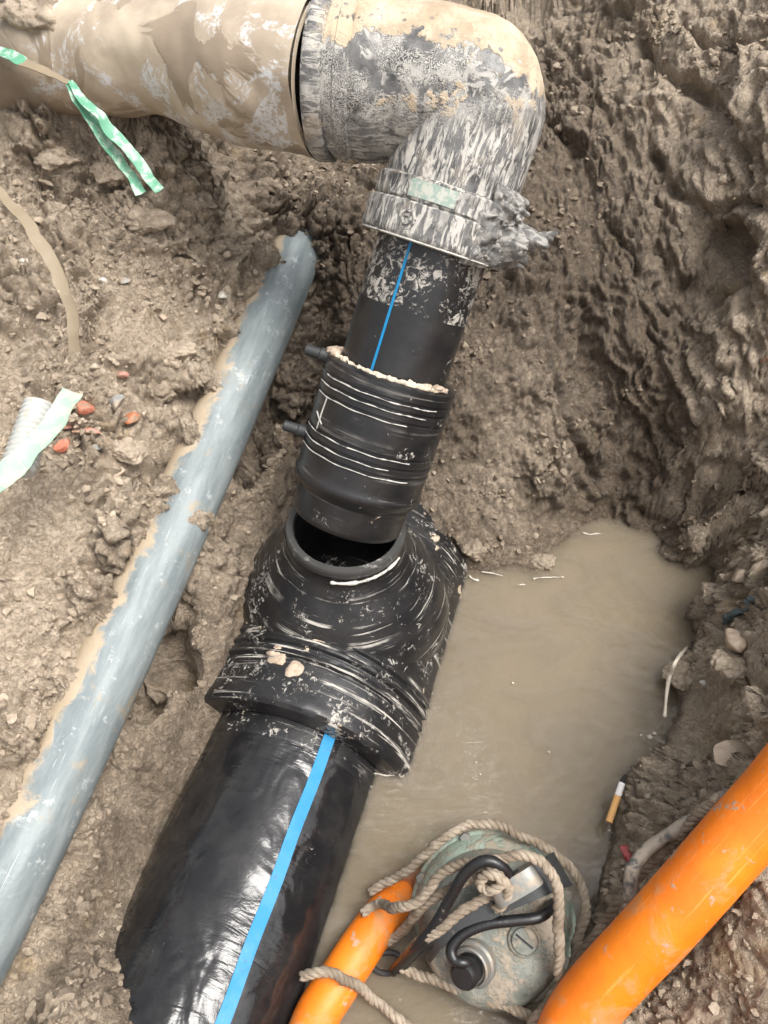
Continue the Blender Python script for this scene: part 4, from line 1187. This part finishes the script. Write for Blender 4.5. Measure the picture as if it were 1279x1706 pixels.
def make_rope_obj():
    H = .022
    t = thing('tie_rope', 'muddy beige twisted rope looped round the drain pump', 'rope', PZ(930, 1680, .03))
    pp = pump_px
    runs = [
        [pp(850, 1468, .055), pp(815, 1470, .05), pp(790, 1462, .045), pp(745, 1485, .035), pp(705, 1512, .02), PZ(668, 1552, .03), PZ(640, 1568, .01)],
        [PZ(600, 1520, .035), PZ(628, 1506, .04), pp(668, 1512, .03), pp(700, 1498, .04), pp(725, 1462, .05), pp(770, 1440, .06), pp(825, 1432, .07), pp(870, 1422, .075), pp(905, 1438, .07), pp(927, 1480, .06), pp(930, 1540, .05), pp(929, 1590, .04), pp(930, 1630, .02), PZ(945, 1660, .07)],
        [PZ(616, 1486, .012), PZ(650, 1466, .025), PZ(690, 1438, .05), PZ(735, 1402, .07), PZ(775, 1378, .075), PZ(825, 1374, .085), PZ(866, 1392, .09), PZ(905, 1412, .085), PZ(945, 1440, .07), PZ(972, 1478, .06), PZ(974, 1530, .06), PZ(962, 1580, .06), PZ(958, 1620, .06)],
        [pp(845, 1480, .04), pp(800, 1500, .042), pp(755, 1530, .05), pp(712, 1562, .04), PZ(680, 1588, .06), PZ(667, 1608, .05), PZ(690, 1622, .04), PZ(735, 1638, .05), PZ(790, 1656, .05), PZ(850, 1680, .05), PZ(900, 1700, .05), PZ(940, 1730, .06)],
        [PZ(880, 1715, .07), PZ(915, 1668, .08), PZ(955, 1615, .09), PZ(990, 1560, .10), PZ(1025, 1508, .12), PZ(1062, 1465, .15), PZ(1105, 1420, .19), PZ(1150, 1375, .24), PZ(1200, 1330, .30)],
        [PZ(500, 1625, .07), PZ(545, 1618, .075), PZ(590, 1640, .04), PZ(630, 1672, .012), PZ(680, 1715, .01)],
    ]
    for r in runs:
        V, F, tc = rope_run(spline(r, 160))
        mesh_obj('rope_run', V, F, M_ROPE, t, attrs={'tc': tc})
    # knot on the bracket
    k = [pp(800, 1462, .06), pp(820, 1450, .075), pp(838, 1470, .08), pp(815, 1485, .07), pp(800, 1470, .07), pp(822, 1458, .085), pp(845, 1478, .075), pp(838, 1505, .06), pp(825, 1516, .045)]
    V, F, tc = rope_run(spline(k, 160), .0062)
    mesh_obj('knot', V, F, M_ROPE, t, attrs={'tc': tc})
make_rope_obj()

# dark shackle drifting left of the pump
c = PZ(645, 1604, .008)
a = np.linspace(0, 2 * math.pi, 40, endpoint=False)
ring = np.stack([c[0] + .022 * np.cos(a), c[1] + .013 * np.sin(a), c[2] + .004 * np.cos(a)], 1)
V, F, tc = tube_data(np.vstack([ring, ring[:2]]), .0042, 10)
tag(mesh_obj('shackle', V, F, M_DARKMET, attrs={'tc': tc}), 'small dark metal ring in the water beside the pump rope', 'shackle')

# ------------------------------------------------------------------ straps and litter
def ribbon(name, pts, wid, mat, label, cat, th=.0012, side=None, group=None, parent=None):
    path = resample(spline(pts, 120), .004)
    T = np.gradient(path, axis=0); T /= np.linalg.norm(T, axis=1)[:, None]
    f = np.linspace(0, 1, len(path))
    w = np.interp(f, np.linspace(0, 1, len(wid)), wid)
    w = w * (1 + .22 * fbm(path * 55, 3, 12)); path = path + np.stack([fbm(path * 28, 2, 13), fbm(path * 28, 2, 14), fbm(path * 28, 2, 15)], 1) * .005
    V = []
    for i, p in enumerate(path):
        vd = unit(CP - p); vd = unit(vd * .5 + np.array([0, 0, .7]) + np.array([.25 * math.sin(i * .07), .15 * math.cos(i * .05), 0]))
        s = unit(np.cross(T[i], vd)); up = np.cross(s, T[i])
        cu = .12 * w[i]
        V += [p - s * w[i] + up * cu, p + up * (-cu), p + s * w[i] + up * cu, p + s * w[i] + up * (cu + th), p + up * (th - cu), p - s * w[i] + up * (cu + th)]
    F = []
    for i in range(len(path) - 1):
        for q in range(6):
            F.append([i * 6 + q, i * 6 + (q + 1) % 6, i * 6 + 6 + (q + 1) % 6, i * 6 + 6 + q])
    F += [[5, 4, 3, 2, 1, 0], [len(V) - 6 + q for q in range(6)]]
    o = mesh_obj(name, np.array(V), F, mat, parent, sharp=30)
    if parent is None: tag(o, label, cat, group)
    return o
st = thing('green_strap', 'torn green plastic strap hanging over the silted pipe', 'strap', PD(120, 140, 1.15))
ribbon('strap_end', [PD(-40, 72, 1.2), PD(0, 88, 1.165), PD(20, 96, 1.158), PD(38, 104, 1.15)], [.013, .013, .012, .011], M_GREENS, '', '', parent=st)
ribbon('muddy_middle', [PD(38, 104, 1.1505), PD(62, 116, 1.143), PD(90, 130, 1.136), PD(113, 142, 1.1295)], [.010, .008, .006, .005], M_BROWNS, '', '', parent=st)
ribbon('strap_tail', [PD(112, 142, 1.13), PD(140, 185, 1.125), PD(175, 240, 1.14), PD(215, 290, 1.155), PD(236, 325, 1.15)], [.005, .008, .009, .008, .0085], M_GREENS, '', '', parent=st)
ribbon('strap_tail', [PD(114, 138, 1.127), PD(150, 176, 1.115), PD(190, 222, 1.125), PD(232, 275, 1.14), PD(266, 319, 1.14)], [.004, .008, .0095, .009, .008], M_GREENS, '', '', parent=st)
ribbon('brown_strap', [PD(-20, 300, 1.10), PD(20, 345, 1.08), PD(62, 395, 1.065), PD(98, 455, 1.06), PD(118, 520, 1.065), PD(126, 590, 1.075)], [.006, .008, .009, .0085, .008], M_BROWNS, 'mud-brown curved plastic strap half buried on the shelf', 'strap')
ribbon('pale_strap', [PD(118, 655, 1.03), PD(96, 695, 1.015), PD(62, 740, 1.0), PD(30, 775, .985), PD(-25, 820, .96)], [.014, .0145, .015, .016], M_PALEG, 'pale green plastic strap beside red brick bits', 'strap')
# ribbed white tube stub behind the pale strap
c0 = PD(62, 665, 1.045); c1 = PD(22, 775, 1.0); d = unit(c1 - c0); Lr = np.linalg.norm(c1 - c0)
prof = [(0, .004)] + [(s, .021 + .0018 * math.sin(s * 2 * math.pi / .0085)) for s in np.arange(0, Lr, .0014)] + [(Lr, .004)]
V, F, tc = lathe_data(c0 - np.array([0, 0, .012]), d, prof, 32)
tag(mesh_obj('ribbed_tube', V, F, M_RIBB, sharp=60), 'white ribbed plastic tube stub half buried behind pale green strap', 'tube')

def place(name, u, v, size, mat, label, cat, k, flat=.7, rot=None, facet=.85, sink=.25, rough=.15, group=None):
    p = on_ground(u, v)
    sz = np.asarray(size if not np.isscalar(size) else (size, size, size), float)
    V, F = lump_data(p + np.array([0, 0, sz[2] * flat * (1 - sink) - sz[2] * flat * .4]), sz, k, 3, rough, flat, rot if rot is not None else k * 1.7, facet)
    return tag(mesh_obj(name, V, F, mat, sharp=38), label, cat, group)
BF = 'brick fragments'
place('brick_fragment', 140, 682, (.020, .013, .013), M_BRICK, 'red-brown brick chip between pale green strap and tan lumps', 'brick fragment', 3, group=BF)
place('brick_fragment', 220, 700, (.015, .014, .014), M_ORANGE, 'bright orange-red rounded brick chip below the grey pebble', 'brick fragment', 4, group=BF)
place('brick_fragment', 102, 745, (.014, .018, .014), M_BRICK, 'deep red jagged brick chip touching the pale green strap', 'brick fragment', 5, group=BF)
place('brick_fragment', 148, 720, (.026, .008, .009), M_PINK, 'long thin pink brick splinter among red chips', 'brick fragment', 6, rot=-.2, group=BF)
place('brick_fragment', 205, 626, (.013, .007, .010), M_PINK, 'small pink brick flake above the grey pebble', 'brick fragment', 7, group=BF)
place('brick_fragment', 112, 712, (.010, .007, .008), M_PINK, 'tiny pink brick flake between red chip and pale green strap', 'brick fragment', 8, group=BF)
place('brick_fragment', 1228, 932, (.012, .010, .010), M_ORANGE, 'orange brick chip on top of tan stone on the near bank', 'brick fragment', 9, group=BF)
place('brick_fragment', 1274, 600, (.008, .012, .010), M_ORANGE, 'orange brick chip high on the near bank by the scraped wall', 'brick fragment', 10, group=BF)
place('pebble', 194, 672, (.016, .020, .016), M_GREY, 'pale grey pebble lying above orange-red brick chip', 'pebble', 11)
place('pebble', 174, 470, (.010, .009, .010), M_WHITE, 'small bright white pebble on the crumbly shelf', 'pebble', 12)
place('pebble', 371, 494, (.010, .014, .010), M_WHITE, 'white angular pebble near the half buried grey pipe', 'pebble', 13)
place('pebble', 205, 470, (.016, .009, .010), M_GREY, 'speckled grey pebble next to small white pebble', 'pebble', 14)
place('pebble', 343, 472, (.008, .007, .008), M_GREY, 'dark grey pebble between white pebbles', 'pebble', 15)
place('pebble', 538, 380, (.007, .006, .006), M_WHITE, 'tiny white pebble in dark wet mud beside riser', 'pebble', 16)
place('pebble', 272, 530, (.008, .007, .008), M_TAN, 'small tan pebble in the middle of the crumbly shelf', 'pebble', 17)
place('pebble', 336, 490, (.009, .007, .007), M_TAN, 'flat tan pebble beside white angular pebble', 'pebble', 18)
place('pebble', 395, 573, (.009, .007, .008), M_GREY, 'dark grey pebble resting on edge of half buried grey pipe', 'pebble', 19)
place('pebble', 160, 745, (.012, .009, .009), M_GREY, 'bluish grey pebble under pink brick splinter', 'pebble', 20)
place('pebble', 44, 438, (.011, .008, .008), M_WHITE, 'whitish pebble near the mud-brown strap', 'pebble', 21)
place('pebble', 1171, 1138, (.006, .006, .006), M_WHITE, 'white pebble beside pale root on the near bank', 'pebble', 22)
place('tan_stone', 1234, 962, (.022, .020, .018), M_TAN, 'broken tan stone below orange brick chip on near bank', 'stone', 23, sink=.3)
place('tan_stone', 1225, 1070, (.020, .028, .018), M_TAN, 'smooth pinkish tan stone below the crumpled dark film', 'stone', 24, sink=.3, facet=.7)
place('tan_stone', 1228, 1262, (.040, .022, .016), M_TAN, 'long flat tan stone lying against the orange hose', 'stone', 25, rot=.75, sink=.3)
place('tan_stone', 195, 790, (.017, .012, .012), M_TAN, 'pale tan stone next to round muddy lump on shelf', 'stone', 26)
# muddy lumps big enough to pick out
def lumpc(u, v, size, label, k, flat=.75, wet=.1):
    p = on_ground(u, v)
    sz = np.asarray(size, float)
    V, F = lump_data(p + np.array([0, 0, sz[2] * .12]), sz, k, 5, .45, flat, k * 1.3, .75)
    V = V + (V - V.mean(0)) * (fbm(V * 45, 4, k, .6) * .22)[:, None]
    wa, wb, wi = worley(V * 75, k)
    V = V + (V - V.mean(0)) / np.linalg.norm(V - V.mean(0), axis=1)[:, None] * ((sstep(0, .3, wb - wa) * (.3 + wi) * .006) - np.abs(fbm(V * 60, 3, k + 5)) * .008)[:, None] * min(1, float(sz.mean()) / .045) * .6
    tag(mesh_obj('mud_clod', V, F, M_CLOD, attrs={'tone': np.full(len(V), .7), 'wet': np.full(len(V), wet)}), label, 'mud clod', 'big mud clods')
lumpc(85, 22, (.085, .05, .05), 'big muddy boulder sitting on top of the silted pipe', 101)
lumpc(215, 752, (.029, .026, .024), 'round muddy lump below orange-red brick chip', 102)
lumpc(265, 655, (.034, .030, .028), 'dull mud clod right of the grey pebble', 103)
lumpc(90, 270, (.040, .026, .024), 'mud clod below the silted pipe left of green strap', 104, wet=.3)
lumpc(180, 290, (.030, .022, .024), 'wet mud clod behind the tails of green strap', 105, wet=.5)
lumpc(340, 340, (.024, .022, .024), 'rounded dark wet clod under the silted pipe', 106, wet=.7)
lumpc(445, 310, (.030, .022, .024), 'largest dark wet clod in hollow under flared pipe end', 107, wet=.85)
lumpc(240, 370, (.045, .028, .026), 'broad mud clod on shelf below green strap tails', 108, wet=.3)
lumpc(300, 590, (.040, .026, .026), 'mud clod above the bare side of half buried grey pipe', 109)
lumpc(905, 935, (.028, .024, .022), 'wet mud lump standing at the edge of the pool', 110, wet=.6)
lumpc(790, 920, (.024, .022, .026), 'wet mud lump touching the black tee at waterline', 111, wet=.6)
lumpc(1130, 1130, (.026, .030, .030), 'mud lump overhanging the pool by the pale root', 112)
lumpc(1215, 1110, (.034, .030, .028), 'crusty mud clod on near bank left of hose', 113)

# cigarette end by the water
ca_, cb_ = on_ground(1014, 1368), on_ground(1040, 1296)
d = unit(cb_ - ca_); up = np.array([0, 0, .006])
cg = thing('cigarette_end', 'burnt white cigarette end with orange filter at the water edge', 'cigarette', ca_)
ca_ = PZ(1014, 1370, .03); cb_ = PZ(1041, 1290, .05); Lg = np.linalg.norm(cb_ - ca_); d = unit(cb_ - ca_)
for nm, s0, s1, mt, r0, r1 in (('filter', 0, .54, M_CORK, .0054, .0054), ('paper', .54, .82, M_PAPER, .0053, .0053), ('burnt_tip', .82, 1.0, M_ASH, .005, .001)):
    V, F, tc = lathe_data(ca_, d, [(Lg * s0, .0004), (Lg * s0 + .0003, r0), (Lg * s1 - .0003, r1), (Lg * s1, .0004)], 20)
    mesh_obj(nm, V, F, mt, cg, sharp=40)
# red scrap
V, F = lump_data(on_ground(1045, 1422) + np.array([0, 0, .004]), (.010, .013, .007), 31, 3, .8, .6)
tag(mesh_obj('red_scrap', V, F, M_RED), 'small crumpled red plastic scrap on bank left of hose', 'scrap')
# pale root hanging over the pool
rp = [on_ground(1166, 1053) + np.array([0, 0, .006]), on_ground(1146, 1078) + np.array([0, 0, .006]), PZ(1128, 1098, .12), PZ(1116, 1125, .10), PZ(1111, 1150, .08), PZ(1107, 1195, .06)]
path = resample(spline(rp, 60), .003)
V, F, tc = tube_data(path, .0028 + .0012 * fbm(path * 60, 2, 4), 9)
tag(mesh_obj('pale_root', V, F, M_ROOT), 'thin pale root trailing down the near bank edge over the water', 'root')
# crumpled film on the near bank
fp = [on_ground(u, v) + np.array([0, 0, .008]) for u, v in ((1180, 1052), (1205, 1040), (1235, 1022), (1262, 1004), (1300, 985))]
path = resample(spline(fp, 80), .003)
V, F, tc = tube_data(path, np.interp(np.linspace(0, 1, len(path)), [0, .3, .6, 1], [.004, .009, .014, .016]), 24, squash=.6)
ctr = np.repeat(path, 24, 0)
V = V + (V - ctr) * (fbm(V * 70, 4, 44, .65) * 1.6 - np.abs(fbm(V * 50, 3, 45)) * 1.0)[:, None]
tag(mesh_obj('crumpled_film', V, F, M_FILM), 'crumpled dark grey plastic film half buried in near bank', 'plastic film')
# weathered cable lying left of the hose
path = resample(spline([PZ(1050, 1500, .17), PZ(1052, 1455, .19), PZ(1080, 1415, .20), PZ(1120, 1388, .22), PZ(1165, 1360, .235), PZ(1215, 1322, .235), PZ(1275, 1285, .21)], 80), .004)
V, F, tc = tube_data(path, .0095, 14)
V = V + (V - np.repeat(path, 14, 0)) * (fbm(V * 60, 3, 3) * .35)[:, None]
tag(mesh_obj('muddy_cable', V, F, make_plain('muddy_cable', (0.10, 0.10, 0.095), .6, dirt=1.15, dcol=(0.40, 0.34, 0.27))), 'mud-coated cable lying along left side of the orange hose', 'cable')

# ------------------------------------------------------------------ crumbs, froth and painted glints (uncountable)
def crumbs():
    rs = np.random.RandomState(5)
    pos, nv = GI[:, 0], GI[:, 1]
    x, y, z = pos.T
    ok = (z > .015) & (x > -.75) & (x < .68) & (y > .0) & (y < 1.75)
    wl = np.exp(-(((x - .47) / .20) ** 2 + ((y - 1.24) / .27) ** 2))
    dens = np.where(ok, 1.0, 0) * (.12 + .88 * sstep(-.05, .35, fbm(pos * 8, 2, 88))) * (1 - .85 * np.clip(wl * 1.4, 0, 1)) * (.25 + .75 * sstep(.4, .8, nv[:, 2]))
    # visible things lie nearer the lens
    dens = dens / dens.sum()
    N = 15000
    pick = rs.choice(len(pos), N, p=dens)
    bm = bmesh.new(); bmesh.ops.create_icosphere(bm, subdivisions=2, radius=1.0)
    bv = np.array([q.co[:] for q in bm.verts]); bf = np.array([[q.index for q in f.verts] for f in bm.faces]); bm.free()
    protos = []
    for k in range(24):
        v = bv.copy(); rr = random.Random(k + 500)
        for _ in range(11):
            nn = unit([rr.gauss(0, 1) for _ in range(3)]); s = v @ nn
            v = v - np.outer(np.maximum(s - rr.uniform(.25, .7), 0), nn) * .92
        v = v * (1 + .55 * fbm(v * 2.1 + k * 3.3, 3, k))[:, None]
        protos.append(v * np.array([1, rr.uniform(.6, 1), rr.uniform(.5, .85)]))
    Vs, Fs, tone, wt = [], [], [], []
    wet_all = wetv[inner]
    off = 0
    for i, q in enumerate(pick):
        s = .0022 + .0115 * rs.rand() ** 4.2
        a = rs.rand() * 6.283; b = (rs.rand() - .5) * 1.2
        ca, sa, cb, sb = math.cos(a), math.sin(a), math.cos(b), math.sin(b)
        M = np.array([[ca, -sa * cb, sa * sb], [sa, ca * cb, -ca * sb], [0, sb, cb]])
        v = (protos[rs.randint(24)] * s) @ M.T + pos[q] + nv[q] * s * .10
        Vs.append(v); Fs.append(bf + off); off += len(v)
        tone.append(np.full(len(v), rs.rand())); wt.append(np.full(len(v), np.clip(wet_all[q] * 1.1 - .15 + .2 * rs.randn(), 0, 1)))
    o = mesh_obj('mud_crumbs', np.vstack(Vs), np.vstack(Fs), M_CLOD, loc=(0, 0, 0), sharp=32, attrs={'tone': np.concatenate(tone), 'wet': np.concatenate(wt)})
    stuff(o, 'loose mud crumbs and grit strewn over the pit banks'); o['category'] = 'crumbs'
crumbs()
def foam_glints():
    Vs, Fs, off = [], [], 0
    def addtube(px, r):  # pale waterline streak: froth, and meniscus glints painted as solid colour
        nonlocal off
        path = resample(spline([PZ(u, v, .002) for u, v in px], 40), .003)
        V, F, tc = tube_data(path + np.stack([fbm(path * 70, 2, 19), fbm(path * 70, 2, 29), path[:, 0] * 0], 1) * .004, np.clip(r * .75 * (1 + 1.3 * fbm(path * 110, 3, 9)), .0003, .01), 7, squash=.5)
        Vs.append(V); Fs.extend([[q + off for q in f] for f in F]); off += len(V)
    addtube([(780, 958), (787, 965), (796, 966)], .003)
    addtube([(803, 954), (820, 955), (838, 958)], .0016)
    addtube([(890, 966), (910, 962), (938, 961)], .002)
    addtube([(860, 974), (868, 976), (876, 974)], .002)
    addtube([(1135, 914), (1150, 917), (1170, 921)], .0018)
    addtube([(1108, 903), (1118, 906), (1130, 904)], .0022)
    addtube([(1000, 888), (985, 890), (972, 889)], .0018)
    addtube([(565, 1268), (600, 1284), (640, 1292), (664, 1292), (672, 1282)], .0014)
    rr = random.Random(3)
    spots = [(1068, 1225, 2), (1083, 1228, 4), (1090, 1222, 3), (854, 1138, 1.6), (914, 1253, 1.6), (793, 1270, 1.2), (1015, 1384, 2), (800, 1290, 1.2)]
    spots += [(rr.gauss(400, 25), rr.gauss(880, 25), rr.uniform(.7, 2.2)) for _ in range(26)]
    for i, (u, v, s) in enumerate(spots):
        V, F = lump_data(PZ(u, v, .001), (.0016 * s, .0014 * s, .0012 * s), i, 1, .4, .5)
        Vs.append(V); Fs.extend([[q + off for q in f] for f in F]); off += len(V)
    o = stuff(mesh_obj('foam_glints', np.vstack(Vs), Fs, M_FOAM_GLINT, loc=(0, 0, 0)), 'pale froth flecks and painted glints along the edge of the pool'); o['category'] = 'foam_glints'
foam_glints()

for o in bpy.data.objects:
    if '_o' in o: del o['_o']
